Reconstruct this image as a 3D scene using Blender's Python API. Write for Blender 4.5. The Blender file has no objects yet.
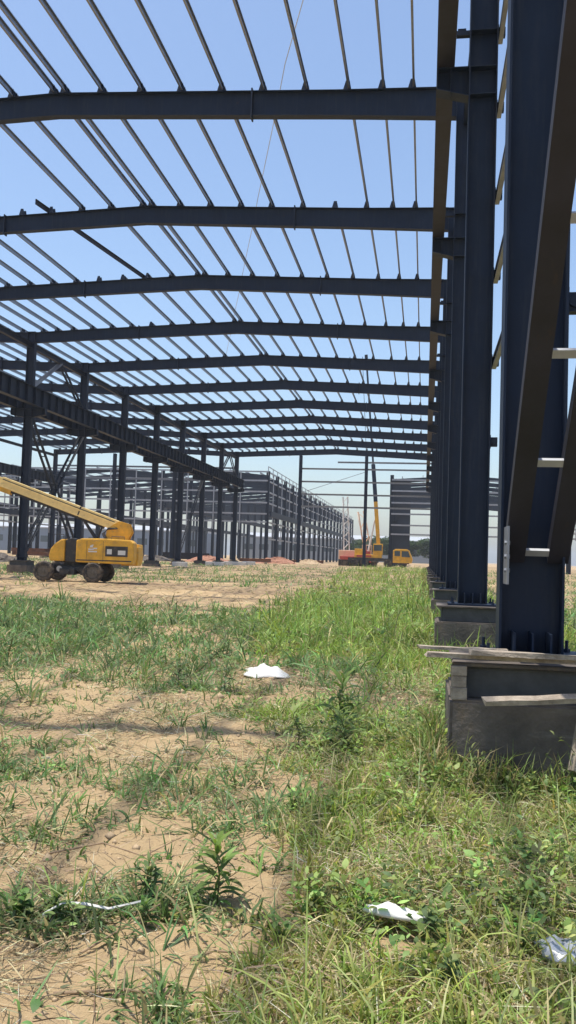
import bpy, bmesh, math, random
import numpy as np
from mathutils import Vector, Matrix
rng = np.random.default_rng(11); random.seed(5)
S = bpy.context.scene
COL = S.collection

# ------------------------------------------------------------------ camera
EYE = Vector((0, 0, 1.55))
FPX, PT, YW, RL = 875.28, .0507, .1557, .0319
fw = Vector((-math.sin(YW)*math.cos(PT), math.cos(YW)*math.cos(PT), math.sin(PT)))
rt = Vector((math.cos(YW), math.sin(YW), 0)); up = rt.cross(fw)
R_ = rt*math.cos(RL)+up*math.sin(RL); U_ = -rt*math.sin(RL)+up*math.cos(RL)
cd = bpy.data.cameras.new('camera'); cam = bpy.data.objects.new('camera', cd); COL.objects.link(cam)
m3 = Matrix((R_, U_, -fw)).transposed().to_4x4(); m3.translation = EYE
cam.matrix_world = m3
cd.sensor_fit = 'VERTICAL'; cd.sensor_height = 36; cd.lens = FPX/1024*36
cd.clip_start = .05; cd.clip_end = 6000
S.camera = cam
# ------------------------------------------------------------------ sky and sun
SUN = Vector((-.2, -.04, 1.0)).normalized()
EL = math.asin(SUN.z); AZ = math.atan2(SUN.x, SUN.y)
w = bpy.data.worlds.new('World'); S.world = w; w.use_nodes = True
nt = w.node_tree; nt.nodes.clear()
o = nt.nodes.new('ShaderNodeOutputWorld'); bg = nt.nodes.new('ShaderNodeBackground'); sk = nt.nodes.new('ShaderNodeTexSky')
sk.sky_type = 'NISHITA'; sk.sun_disc = False; sk.sun_elevation = EL; sk.sun_rotation = AZ
sk.air_density = 1.15; sk.dust_density = 1.8; sk.ozone_density = 1.7; sk.altitude = 50
bg.inputs[1].default_value = .15
mxw = nt.nodes.new('ShaderNodeMix'); mxw.data_type = 'RGBA'; mxw.blend_type = 'MULTIPLY'; mxw.inputs[0].default_value = 1; mxw.inputs[7].default_value = (.965, 1.0, 1.045, 1)
nt.links.new(sk.outputs[0], mxw.inputs[6]); nt.links.new(mxw.outputs[2], bg.inputs[0]); nt.links.new(bg.outputs[0], o.inputs[0])
ld = bpy.data.lights.new('sun', 'SUN'); ld.energy = 4.2; ld.angle = math.radians(.75); ld.color = (1, .94, .84)
sun = bpy.data.objects.new('sun', ld); COL.objects.link(sun)
sun.rotation_euler = SUN.to_track_quat('Z', 'Y').to_euler(); sun.location = (0, 0, 40)
S.view_settings.view_transform = 'Standard'; S.view_settings.look = 'None'
S.view_settings.exposure = .36; S.view_settings.gamma = 1; S.view_settings.use_curve_mapping = False
S.cycles.max_bounces = 8; S.cycles.volume_bounces = 0

# ------------------------------------------------------------------ materials
def mat(name, col, rough=.6, metal=0, var=.25, scale=6, bump=0, bscale=40, spec=.5, tint=None, objvar=0):
    m = bpy.data.materials.new(name); m.use_nodes = True; t = m.node_tree; b = t.nodes['Principled BSDF']
    tc = t.nodes.new('ShaderNodeTexCoord')
    n = t.nodes.new('ShaderNodeTexNoise'); n.inputs['Scale'].default_value = scale; n.inputs['Detail'].default_value = 7; n.inputs['Roughness'].default_value = .65
    t.links.new(tc.outputs['Object'], n.inputs['Vector'])
    r = t.nodes.new('ShaderNodeValToRGB'); r.color_ramp.elements[0].position = .3; r.color_ramp.elements[1].position = .72
    c0 = [max(0, c*(1-var)) for c in col]; c1 = [c*(1+var) for c in col]
    if tint: c0 = tint
    r.color_ramp.elements[0].color = (*c0, 1); r.color_ramp.elements[1].color = (*c1, 1)
    t.links.new(n.outputs[0], r.inputs[0])
    t.links.new(r.outputs[0], b.inputs['Base Color'])
    b.inputs['Roughness'].default_value = rough; b.inputs['Metallic'].default_value = metal
    b.inputs['Specular IOR Level'].default_value = spec
    if bump:
        n2 = t.nodes.new('ShaderNodeTexNoise'); n2.inputs['Scale'].default_value = bscale; n2.inputs['Detail'].default_value = 5
        t.links.new(tc.outputs['Object'], n2.inputs['Vector'])
        bp = t.nodes.new('ShaderNodeBump'); bp.inputs['Strength'].default_value = bump; bp.inputs['Distance'].default_value = .02
        t.links.new(n2.outputs[0], bp.inputs['Height']); t.links.new(bp.outputs[0], b.inputs['Normal'])
    return m
M_navy = mat('navy_paint', (.0062, .0155, .038), .55, 0, .22, 1.7, .12, 9, spec=.3)
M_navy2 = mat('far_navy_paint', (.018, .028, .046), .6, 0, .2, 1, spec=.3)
M_galv = mat('galvanised_steel', (.26, .28, .32), .4, .6, .18, 5)
M_gpale = mat('pale_galvanised', (.33, .345, .37), .5, .3, .18, 5)
M_primer = mat('brown_primer', (.014, .0145, .026), .65, 0, .3, 3, .1, 20, tint=(.008, .0085, .015))
M_conc = mat('concrete', (.13, .108, .09), .92, 0, .3, 3, .6, 30, tint=(.06, .05, .042))
M_grout = mat('dark_grout', (.07, .07, .07), .9, 0, .3, 5, .3, 30)
M_wood = mat('weathered_wood', (.38, .32, .25), .85, 0, .25, 9, .4, 60, tint=(.2, .16, .12))
M_yel = mat('yellow_paint', (.72, .38, .025), .45, 0, .2, 2.5, tint=(.5, .27, .03))
M_cream = mat('cream_paint', (.88, .66, .27), .45, 0, .12, 3)
M_black = mat('black_plastic', (.02, .02, .022), .5, 0, .2, 4)
M_rub = mat('rubber', (.035, .032, .03), .9, 0, .35, 8, .3, 30)
M_rim = mat('dusty_rim', (.13, .11, .085), .8, 0, .4, 8)
M_red = mat('red_paint', (.42, .06, .04), .5, 0, .2, 3)
M_white = mat('white_plastic', (.64, .63, .6), .55, 0, .06, 8)
M_orange = mat('pale_orange_paint', (.75, .48, .3), .5, 0, .1, 3)
M_glass = mat('dark_glass', (.05, .07, .08), .1, 0, .1, 2)
M_brick = mat('red_brick_rubble', (.33, .16, .1), .9, 0, .4, 6, .6, 10)
M_shed = mat('grey_shed_sheet', (.22, .25, .28), .7, 0, .1, .3)
M_shed2 = mat('blue_shed_sheet', (.16, .2, .26), .7, 0, .1, .3)
M_shedroof = mat('pale_shed_roof', (.4, .42, .44), .6, 0, .1, .2)
M_clad = mat('navy_cladding', (.018, .028, .045), .6, 0, .25, .6)
M_bark = mat('bark', (.12, .09, .06), .9, 0, .3, 4)
M_rope = mat('pale_rope', (.6, .6, .58), .8, 0, .1, 5)
M_stick = mat('dry_stick', (.3, .21, .13), .9, 0, .4, 20)
M_pebble = mat('clod', (.42, .31, .19), .95, 0, .3, 20)

def weather(m, col, sc, lo, hi, amt, bump=0):
    t = m.node_tree; b = t.nodes['Principled BSDF']; src = b.inputs['Base Color'].links[0].from_socket
    tc = t.nodes.new('ShaderNodeTexCoord'); mp = t.nodes.new('ShaderNodeMapping'); mp.inputs['Scale'].default_value = sc; t.links.new(tc.outputs['Object'], mp.inputs[0])
    n = t.nodes.new('ShaderNodeTexNoise'); n.inputs['Scale'].default_value = 1; n.inputs['Detail'].default_value = 6; n.inputs['Roughness'].default_value = .7; t.links.new(mp.outputs[0], n.inputs['Vector'])
    r = t.nodes.new('ShaderNodeMapRange'); r.inputs[1].default_value = lo; r.inputs[2].default_value = hi; r.inputs[3].default_value = 0; r.inputs[4].default_value = amt; t.links.new(n.outputs[0], r.inputs[0])
    x = t.nodes.new('ShaderNodeMix'); x.data_type = 'RGBA'; t.links.new(r.outputs[0], x.inputs[0]); t.links.new(src, x.inputs[6]); x.inputs[7].default_value = (*col, 1); t.links.new(x.outputs[2], b.inputs['Base Color'])
weather(M_navy, (.035, .042, .052), (9, 9, .8), .5, .75, .6)       # pale dust runs
weather(M_navy, (.06, .03, .018), (2.2, 2.2, 1.1), .66, .74, .55)   # rust spots
weather(M_primer, (.04, .024, .02), (5, 2, 3), .6, .72, .7)
weather(M_conc, (.22, .2, .17), (1.5, 1.5, 9), .55, .72, .6)        # board marks
weather(M_conc, (.03, .027, .024), (28, 28, 28), .68, .72, .8)      # air holes
weather(M_conc, (.2, .14, .085), (3, 3, 2), .58, .7, .6)            # splashed mud
weather(M_wood, (.12, .1, .085), (2, 60, 60), .5, .7, .7)
weather(M_yel, (.3, .21, .11), (3, 3, 5), .55, .7, .6)
weather(M_cream, (.4, .3, .17), (2, 6, 6), .56, .72, .6)
weather(M_rub, (.2, .15, .1), (5, 5, 5), .45, .62, .8)
weather(M_black, (.13, .1, .07), (3, 3, 3), .5, .68, .6)
weather(M_white, (.5, .45, .37), (7, 7, 7), .55, .7, .5)
def foliage_mat(name, trans=.35, rough=.55):
    m = bpy.data.materials.new(name); m.use_nodes = True; t = m.node_tree; b = t.nodes['Principled BSDF']; out = t.nodes['Material Output']
    a = t.nodes.new('ShaderNodeAttribute'); a.attribute_name = 'tint'
    t.links.new(a.outputs['Color'], b.inputs['Base Color']); b.inputs['Roughness'].default_value = rough; b.inputs['Specular IOR Level'].default_value = .35
    tr = t.nodes.new('ShaderNodeBsdfTranslucent'); mx = t.nodes.new('ShaderNodeMixShader'); mx.inputs[0].default_value = trans
    hs = t.nodes.new('ShaderNodeHueSaturation'); hs.inputs['Value'].default_value = 1.5; hs.inputs['Saturation'].default_value = 1.1
    t.links.new(a.outputs['Color'], hs.inputs['Color']); t.links.new(hs.outputs[0], tr.inputs[0])
    t.links.new(b.outputs[0], mx.inputs[1]); t.links.new(tr.outputs[0], mx.inputs[2]); t.links.new(mx.outputs[0], out.inputs[0])
    return m
M_leaf = foliage_mat('living_foliage', .3)
M_dry = foliage_mat('dry_straw', .2, .8)

# ------------------------------------------------------------------ mesh helpers
class MB:
    def __init__(s): s.v = []; s.f = []; s.mi = []; s.cur = 0
    def add(s, vs, fs):
        n = len(s.v); s.v += [tuple(v) for v in vs]; s.f += [tuple(i+n for i in f) for f in fs]; s.mi += [s.cur]*len(fs)
    def hexa(s, c):      # 8 corners: bottom loop 0-3, top loop 4-7
        s.add(c, [(3, 2, 1, 0), (4, 5, 6, 7), (0, 1, 5, 4), (1, 2, 6, 5), (2, 3, 7, 6), (3, 0, 4, 7)])
    def box(s, x0, x1, y0, y1, z0, z1):
        s.hexa([(x0, y0, z0), (x1, y0, z0), (x1, y1, z0), (x0, y1, z0), (x0, y0, z1), (x1, y0, z1), (x1, y1, z1), (x0, y1, z1)])
    def bar(s, A, B, u, v, hu, hv, ou=0, ov=0):
        A = Vector(A); B = Vector(B); u = Vector(u); v = Vector(v); c = []
        for P in (A, B):
            for a, b in ((-1, -1), (1, -1), (1, 1), (-1, 1)): c.append(P+u*(ou+a*hu)+v*(ov+b*hv))
        s.hexa(c)
    def isec(s, A, B, h, wd, tf, tw, updir):
        A = Vector(A); B = Vector(B); d = (B-A).normalized(); u = Vector(updir); u = (u-d*u.dot(d)).normalized(); v = d.cross(u)
        s.bar(A, B, u, v, h/2-tf+.002, tw/2)
        s.bar(A, B, u, v, tf/2, wd/2, h/2-tf/2); s.bar(A, B, u, v, tf/2, wd/2, -h/2+tf/2)
    def csec(s, A, B, h, wd, t, updir, side=1):
        A = Vector(A); B = Vector(B); d = (B-A).normalized(); u = Vector(updir); u = (u-d*u.dot(d)).normalized(); v = d.cross(u)*side
        s.bar(A, B, u, v, h/2, t/2, 0, 0)
        for q in (1, -1):
            s.bar(A, B, u, v, t/2, wd/2-t/2, q*(h/2-t/2)-q*.001, wd/2+.0005)
            s.bar(A, B, u, v, .012, t/2, q*(h/2-.014), wd-t/2)
    def tube(s, pts, r, n=8, caps=True):
        pts = [Vector(p) for p in pts]; rs = r if isinstance(r, (list, tuple)) else [r]*len(pts); vs = []; fs = []
        for i, p in enumerate(pts):
            d = (pts[min(i+1, len(pts)-1)]-pts[max(i-1, 0)]).normalized()
            a = d.cross(Vector((0, 0, 1)) if abs(d.z) < .9 else Vector((1, 0, 0))).normalized(); b = d.cross(a)
            for k in range(n):
                t = 2*math.pi*k/n; vs.append(p+a*(rs[i]*math.cos(t))+b*(rs[i]*math.sin(t)))
        for i in range(len(pts)-1):
            for k in range(n): fs.append((i*n+k, i*n+(k+1) % n, (i+1)*n+(k+1) % n, (i+1)*n+k))
        if caps: fs.append(tuple(range(n-1, -1, -1))); fs.append(tuple((len(pts)-1)*n+k for k in range(n)))
        s.add(vs, fs)
    def prism(s, poly, y0, y1):      # polygon in x,z extruded along y
        n = len(poly); vs = [(x, y0, z) for x, z in poly]+[(x, y1, z) for x, z in poly]
        s.add(vs, [tuple(range(n)), tuple(range(2*n-1, n-1, -1))]+[((i+1) % n, i, n+i, n+(i+1) % n) for i in range(n)])
    def mesh(s, name, mats):
        me = bpy.data.meshes.new(name); me.from_pydata(s.v, [], s.f)
        for m in (mats if isinstance(mats, (list, tuple)) else [mats]): me.materials.append(m)
        if any(s.mi): me.polygons.foreach_set('material_index', s.mi)
        bm = bmesh.new(); bm.from_mesh(me); bmesh.ops.recalc_face_normals(bm, faces=bm.faces); bm.to_mesh(me); bm.free()
        return me
    def build(s, name, mats, parent=None, loc=(0, 0, 0), rz=0, bevel=0):
        me = s.mesh(name, mats)
        if bevel:
            bm = bmesh.new(); bm.from_mesh(me)
            bmesh.ops.bevel(bm, geom=[e for e in bm.edges if len(e.link_faces) == 2 and e.calc_face_angle(0) > .5], offset=bevel, segments=2, affect='EDGES', profile=.6)
            bm.to_mesh(me); bm.free()
        return put(name, me, parent, loc, rz)
def put(name, me, parent=None, loc=(0, 0, 0), rz=0):
    o = bpy.data.objects.new(name, me); COL.objects.link(o); o.location = loc; o.rotation_euler = (0, 0, rz)
    if parent: o.parent = parent
    return o
def tag(o, label=None, cat=None, group=None, kind=None):
    if label: o['label'] = label
    if cat: o['category'] = cat
    if group: o['group'] = group
    if kind: o['kind'] = kind
    return o
def thing(name, label, cat, loc=(0, 0, 0), rz=0, group=None):
    o = bpy.data.objects.new(name, None); COL.objects.link(o); o.location = loc; o.rotation_euler = (0, 0, rz); o.empty_display_size = .3
    return tag(o, label, cat, group)

# ------------------------------------------------------------------ terrain height
def vnoise(x, y, seed=0):
    xi = np.floor(x).astype(np.int64); yi = np.floor(y).astype(np.int64); fx = x-xi; fy = y-yi
    fx = fx*fx*(3-2*fx); fy = fy*fy*(3-2*fy)
    def h(a, b):
        n = (a*374761393+b*668265263+seed*1442695041) & 0x7fffffff
        n = ((n ^ (n >> 13))*1274126177) & 0x7fffffff
        return ((n ^ (n >> 16)) & 0xffff)/65535.
    return (h(xi, yi)*(1-fx)+h(xi+1, yi)*fx)*(1-fy)+(h(xi, yi+1)*(1-fx)+h(xi+1, yi+1)*fx)*fy
def fbm(x, y, seed=0, oct=3):
    a = 0; s = 0
    for i in range(oct): a = a+vnoise(x*2**i, y*2**i, seed+i)*.5**i; s += .5**i
    return a/s
def sstep(a, b, x):
    t = np.clip((x-a)/(b-a), 0, 1); return t*t*(3-2*t)
def ground(X, Y):
    X = np.asarray(X, float); Y = np.asarray(Y, float)
    z = .5*sstep(22, 105, Y)
    near = 1-sstep(30, 60, np.hypot(X, Y))
    z = z+(fbm(X*.45, Y*.45, 3)-.5)*.16*near+(fbm(X*2.1, Y*2.1, 8)-.5)*.06*near+(fbm(X*7, Y*7, 12)-.5)*.05*near+(fbm(X*19, Y*19, 14)-.5)*.018*near
    z = z+(fbm(X*.08, Y*.08, 5)-.5)*.25*sstep(14, 30, Y)
    z = z+.15*np.exp(-((X-.1)/.55)**2-((Y-6.9)/1.1)**2)+.05*np.exp(-((X+1.5)/1.1)**2-((Y-7.3)/.9)**2)
    z = z+.09*(fbm(X*.12+Y*.02, Y*1.1+X*.05, 55)-.5)*sstep(21, 26, Y)*(1-sstep(50, 70, Y))*(X < -3)*2
    trk = np.exp(-((np.hypot(X+30, Y-62)-34)/.35)**2)+np.exp(-((np.hypot(X+30, Y-62)-36)/.35)**2)
    return z-.06*trk*sstep(20, 26, Y)
def g1(x, y): return float(ground(np.array([x]), np.array([y]))[0])

def axis(segs):
    out = []
    for a, b, n in segs: out += list(np.linspace(a, b, n, endpoint=False))
    return np.array(out+[segs[-1][1]])
gx = axis([(-1500, -300, 6), (-300, -60, 16), (-60, -14, 60), (-14, -4.5, 110), (-4.5, 2.2, 190), (2.2, 10, 50), (10, 60, 26), (60, 300, 14), (300, 1500, 6)])
gy = axis([(-400, -40, 8), (-40, 1, 30), (1, 2.4, 20), (2.4, 10, 210), (10, 26, 180), (26, 60, 130), (60, 140, 60), (140, 400, 22), (400, 3000, 8)])
XX, YY = np.meshgrid(gx, gy); ZZ = ground(XX, YY)
nv = XX.size; nx = len(gx); ny = len(gy)
me = bpy.data.meshes.new('ground'); me.vertices.add(nv)
me.vertices.foreach_set('co', np.stack([XX, YY, ZZ], -1).ravel())
ii, jj = np.meshgrid(np.arange(nx-1), np.arange(ny-1)); a = (jj*nx+ii).ravel()
quads = np.stack([a, a+1, a+nx+1, a+nx], -1).astype(np.int32); nf = len(quads)
me.loops.add(nf*4); me.loops.foreach_set('vertex_index', quads.ravel()); me.polygons.add(nf)
me.polygons.foreach_set('loop_start', np.arange(0, nf*4, 4, dtype=np.int32)); me.polygons.foreach_set('use_smooth', np.ones(nf, bool)); me.update()
dark_soil = .42*sstep(21, 26, YY)*sstep(.38, .6, fbm(XX*.25, YY*.8, 19)*.7+fbm(XX*1.2, YY*2, 20)*.3)*(1-sstep(150, 300, YY))
dark_soil = np.maximum(dark_soil, .3*np.exp(-(((XX+1.4)/.9)**2+((YY-11.2)/1.4)**2)))
dark_soil = np.maximum(dark_soil, .6*np.exp(-(((XX+.3)/.5)**2+((YY-9.5)/.5)**2)))  # small dark brown patch of bare ground left of the right columns
at = me.attributes.new('dark_soil', 'FLOAT', 'POINT'); at.data.foreach_set('value', dark_soil.ravel())
def ground_mat():
    m = bpy.data.materials.new('sandy_soil'); m.use_nodes = True; t = m.node_tree; b = t.nodes['Principled BSDF']; L = t.links.new
    b.inputs['Roughness'].default_value = .95; b.inputs['Specular IOR Level'].default_value = .15
    tc = t.nodes.new('ShaderNodeTexCoord')
    def noise(sc, det=6, ro=.6, vec=None):
        n = t.nodes.new('ShaderNodeTexNoise'); n.inputs['Scale'].default_value = sc; n.inputs['Detail'].default_value = det; n.inputs['Roughness'].default_value = ro
        L(vec or tc.outputs['Object'], n.inputs['Vector']); return n.outputs[0]
    def ramp(src, p0, c0, p1, c1):
        r = t.nodes.new('ShaderNodeValToRGB'); e = r.color_ramp.elements; e[0].position = p0; e[0].color = (*c0, 1); e[1].position = p1; e[1].color = (*c1, 1); L(src, r.inputs[0]); return r.outputs[0]
    def mix(f, a, c):
        n = t.nodes.new('ShaderNodeMix'); n.data_type = 'RGBA'; L(f, n.inputs[0])
        for s, i in ((a, 6), (c, 7)):
            if isinstance(s, tuple): n.inputs[i].default_value = (*s, 1)
            else: L(s, n.inputs[i])
        return n.outputs[2]
    big = ramp(noise(.35, 5), .35, (.40, .29, .16), .65, (.51, .38, .22))
    mid = ramp(noise(3.2, 8, .7), .38, (0, 0, 0), .62, (1, 1, 1))
    c = mix(mid, big, (.46, .33, .185))
    dk_ = ramp(noise(.16, 9, .72), .47, (0, 0, 0), .62, (1, 1, 1))
    c = mix(dk_, c, (.31, .215, .13))
    sp_ = ramp(noise(9, 6, .75), .56, (0, 0, 0), .68, (1, 1, 1))
    c = mix(sp_, c, (.33, .235, .145))
    mp = t.nodes.new('ShaderNodeMapping'); mp.inputs['Scale'].default_value = (60, 14, 10); mp.inputs['Rotation'].default_value = (0, 0, .9); L(tc.outputs['Object'], mp.inputs[0])
    lit = ramp(noise(1, 3, .6, mp.outputs[0]), .66, (0, 0, 0), .72, (1, 1, 1))
    c = mix(lit, c, (.24, .17, .11))
    mp2 = t.nodes.new('ShaderNodeMapping'); mp2.inputs['Scale'].default_value = (12, 50, 10); mp2.inputs['Rotation'].default_value = (0, 0, .35); L(tc.outputs['Object'], mp2.inputs[0])
    lit2 = ramp(noise(1, 3, .6, mp2.outputs[0]), .68, (0, 0, 0), .73, (1, 1, 1))
    c = mix(lit2, c, (.52, .42, .29))
    da = t.nodes.new('ShaderNodeAttribute'); da.attribute_name = 'dark_soil'
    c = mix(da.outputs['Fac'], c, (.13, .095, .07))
    L(c, b.inputs['Base Color'])
    bp = t.nodes.new('ShaderNodeBump'); bp.inputs['Strength'].default_value = .8; bp.inputs['Distance'].default_value = .025
    ad = t.nodes.new('ShaderNodeMath'); ad.operation = 'ADD'; L(noise(14, 8, .7), ad.inputs[0]); L(noise(60, 4, .7), ad.inputs[1])
    L(ad.outputs[0], bp.inputs['Height']); L(bp.outputs[0], b.inputs['Normal'])
    return m
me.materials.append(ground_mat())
tag(put('ground', me), kind='structure')

# ------------------------------------------------------------------ main steel building
BAY = 8.0
def fy(k): return 6.92+BAY*(k-1)
XR0, XR1 = .566, 1.038; XRC = (XR0+XR1)/2
XL = -22.585; XLL = -45.7; XK = -10.565; XK2 = -34.1
ZB = .84
frame = thing('steel_building_frame', 'open navy steel portal frame hall overhead with bare roof purlins and crane beams', 'steel frame', (XRC, fy(1), ZB))
def child(name, me, loc=(0, 0, 0), parent=None, rz=0):      # parented to the frame, keeps world coordinates
    p = parent or frame; o = put(name, me, p, loc, rz)
    if p is frame: o.matrix_parent_inverse = Matrix.Translation(frame.location).inverted()
    return o
def column_mesh(ztop, wd=.3, h=.472, extra=()):
    b = MB(); b.isec((0, 0, .03), (0, 0, ztop-ZB), h, wd, .018, .012, (1, 0, 0))
    b.box(-h/2-.02, h/2+.02, -wd/2-.02, wd/2+.02, ztop-ZB, ztop-ZB+.025)
    for z in extra:
        for s in (-1, 1): b.box(-h/2+.02, h/2-.02, min(s*.008, s*wd/2), max(s*.008, s*wd/2), z-ZB, z-ZB+.014)
    for s in (-1, 1):      # base gussets
        for x in (-.13, .0, .13): b.box(x-.008, x+.008, min(s*.008, s*.27), max(s*.008, s*.27), .03, .2)
    return b.mesh('column', M_navy)
def base_mesh():
    b = MB(); b.box(-.4, .4, -.34, .34, 0, .03)
    for x in (-.32, .32):
        for y in (-.26, .26): b.tube([(x, y, .025), (x, y, .12)], .014, 6); b.tube([(x, y, .03), (x, y, .055)], .03, 6)
    return b.mesh('base_plate', M_navy)
me_base = base_mesh()
ZCR = 10.0      # underside of the right crane beam
ZCL = 9.55      # underside of the left crane beams
me_colR = column_mesh(14.0, extra=(ZCR-.5, ZCR-.02, 10.62))
me_colL = column_mesh(13.95, extra=(ZCL-.5, ZCL-.02))
def bracket_mesh(dx, x_end, z):      # from column face towards dx
    b = MB(); x0 = .238; xe = x_end
    def bx(a, c, y0, y1, z0, z1): b.box(min(dx*a, dx*c), max(dx*a, dx*c), y0, y1, z0, z1)
    bx(x0, xe, -.14, .14, z-ZB-.02, z-ZB-.003); 
    c = [(dx*x0, z-ZB-.5), (dx*xe, z-ZB-.36), (dx*xe, z-ZB-.019), (dx*x0, z-ZB-.019)]; b.prism(c, -.007, .007)
    c2 = [(dx*x0, z-ZB-.52), (dx*xe, z-ZB-.38), (dx*xe, z-ZB-.36), (dx*x0, z-ZB-.5)]; b.prism(c2, -.14, .14)
    bx(xe-.012, xe+.002, -.14, .14, z-ZB-.37, z-ZB-.022)
    bx(xe-.24, xe-.228, -.13, .13, z-ZB-.46, z-ZB-.022)
    return b.mesh('crane_bracket', M_navy)
me_brR = bracket_mesh(-1, .775, ZCR); me_brL = bracket_mesh(1, 1.05, ZCL); me_brLL = bracket_mesh(-1, 1.05, ZCL)
def tie_mesh():
    b = MB(); b.box(-.46, -.238, -.05, .05, 10.60-ZB, 10.68-ZB); b.box(-.44, -.30, -.012, .012, 10.68-ZB, 10.74-ZB); return b.mesh('beam_tie', M_navy)
me_tie = tie_mesh()
def clip_mesh():
    b = MB(); b.box(.237, .36, -.05, .05, -.075, -.06); b.box(.237, .36, -.05, -.04, -.0605, .075); b.box(.237, .25, -.07, .07, -.11, .11); b.tube([(.29, -.075, 0), (.29, -.03, 0)], .045, 8); return b.mesh('girt_clip', M_navy)
me_clip = clip_mesh()
GIRT_Z = (3.57, 4.93, 6.41, 7.79, 9.31, 10.63, 12.0, 13.3)
for k in range(0, 14):
    c = child('column', me_colR, (XRC, fy(k), ZB)); put('base_plate', me_base, c); put('crane_bracket', me_brR, c); put('beam_tie', me_tie, c)
    if k < 5:
        for z in GIRT_Z[:7]: put('girt_clip', me_clip, c, (0, 0, z-ZB))
    c = child('column', me_colL, (XL, fy(k), ZB)); put('base_plate', me_base, c); put('crane_bracket', me_brL, c); put('crane_bracket', me_brLL, c)
    if k > 2:
        c = child('column', me_colL, (XLL, fy(k), ZB)); put('base_plate', me_base, c); put('crane_bracket', me_brL, c)
# rafters
def rafter_mesh(prof, cleats, splices):
    b = MB()      # prof: (x, zbot, ztop)
    for (x0, b0, t0), (x1, b1, t1) in zip(prof[:-1], prof[1:]):
        def q(y0, y1, f0, f1, g0, g1_): b.hexa([(x0, y0, f0), (x1, y0, f1), (x1, y1, f1), (x0, y1, f0), (x0, y0, g0), (x1, y0, g1_), (x1, y1, g1_), (x0, y1, g0)])
        q(-.006, .006, b0+.012, b1+.012, t0-.012, t1-.012)
        q(-.125, .125, b0, b1, b0+.014, b1+.014); q(-.125, .125, t0-.014, t1-.014, t0, t1)
    xs = [p[0] for p in prof][::-1]; tb = [p[1] for p in prof][::-1]; tt = [p[2] for p in prof][::-1]
    for x in splices:
        z0 = float(np.interp(x, xs, tb)); z1 = float(np.interp(x, xs, tt)); b.box(x-.02, x+.02, -.13, .13, z0-.07, z1+.07)
    for x in cleats:
        z1 = float(np.interp(x, xs, tt)); b.box(x+.032, x+.044, -.09, .09, z1-.003, z1+.2); b.box(x+.03, x+.12, -.05, .05, z1-.002, z1+.012)
        b.prism([(x-.1, z1-.003), (x+.12, z1-.003), (x+.075, z1+.24), (x-.03, z1+.24)], -.116, -.104); b.prism([(x-.1, z1-.003), (x+.12, z1-.003), (x+.075, z1+.24), (x-.03, z1+.24)], .104, .116)
    return b.mesh('rafter', M_navy)
PUR = [-.62, -1.42, -2.35, -3.49, -4.67, -5.83, -6.98, -8.14, -9.3, -10.4, -10.74, -11.98, -13.13, -14.33, -15.51, -16.67, -17.83, -19.0, -20.15, -21.1, -21.95]
PUR2 = [-23.2, -24.1]+[-25.1-1.17*i for i in range(8)]+[-33.95, -34.3]+[-35.4-1.17*i for i in range(8)]+[-44.4, -45.2]
pr1 = [(XR0, 13.24, 14.05), (-2.6, 13.42, 14.13), (XK, 13.80, 14.455), (-19.4, 13.47, 14.09), (XL+.01, 13.33, 13.93)]
pr2 = [(XL-.01, 13.33, 13.93), (-25.8, 13.47, 14.05), (XK2, 13.80, 14.45), (-42.5, 13.45, 14.07), (XLL, 13.3, 13.95)]
me_raf1 = rafter_mesh(pr1, PUR, (-4.95, -16.2)); me_raf2 = rafter_mesh(pr2, PUR2, (-28.5, -39.7))
for k in range(0, 14):
    child('rafter', me_raf1, (0, fy(k), 0))
    if k > 2: child('rafter', me_raf2, (0, fy(k), 0))
def topz(x):
    for p in (pr1, pr2):
        if p[-1][0] <= x <= p[0][0]:
            return float(np.interp(x, [q[0] for q in p][::-1], [q[2] for q in p][::-1]))
def purlin(x, y0, y1, skew=0, m=M_galv):
    b = MB(); z = topz(x)+.125
    b.csec((0, 0, 0), (skew, y1-y0, 0), .2, .048, .006, (0, 0, 1), 1)
    return child('purlin', b.mesh('purlin', m), (x+.025, y0, z))
for i, x in enumerate(PUR):
    if i == 13: purlin(x, fy(0)-.3, fy(3)+.2); purlin(x, fy(5), fy(13)+.3)      # one line is not hung in this bay yet
    elif i == 14: purlin(x, fy(0)-.3, fy(3)+.2); purlin(x+.9, fy(4)-.9, fy(5)+.4, 1.35, M_primer); purlin(x, fy(6), fy(13)+.3)
    elif i == 12: purlin(x, fy(0)-.3, fy(4)+.2); purlin(x, fy(5)-.2, fy(13)+.3)
    elif i == 3: purlin(x, fy(0)-.3, fy(3)+.2); purlin(x, fy(4), fy(13)+.3)
    else: purlin(x, fy(0)-.3, fy(13)+.3)
for x in PUR2: purlin(x, fy(3)-.3, fy(13)+.3)
# crane beams
def crane_mesh(y0, y1, h, wd, side, m, stiff=True):
    b = MB(); b.isec((0, y0, h/2), (0, y1, h/2), h, wd, .02, .012, (0, 0, 1))
    b.box(-.03, .03, y0+.05, y1-.05, h+.001, h+.06)
    if stiff:
        y = y0+.4
        while y < y1:
            for s in (-1, 1): b.box(min(s*.007, s*(wd/2-.01)), max(s*.007, s*(wd/2-.01)), y-.006, y+.006, .022, h-.022)
            y += 1.0
    return b.mesh('crane_beam', m)
o_ = child('crane_beam', crane_mesh(fy(0)-.6, fy(13)+.4, .62, .3, 1, M_primer), (.167, 0, ZCR)); o_['label'] = 'rusty brown crane runway beam along the right columns'
child('crane_beam', crane_mesh(fy(0)-.6, fy(13)+.4, 1.0, .34, 1, M_navy), (XL+.8, 0, ZCL))
child('crane_beam', crane_mesh(fy(3)-.6, fy(13)+.4, 1.0, .34, 1, M_navy), (XL-.8, 0, ZCL))
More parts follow.
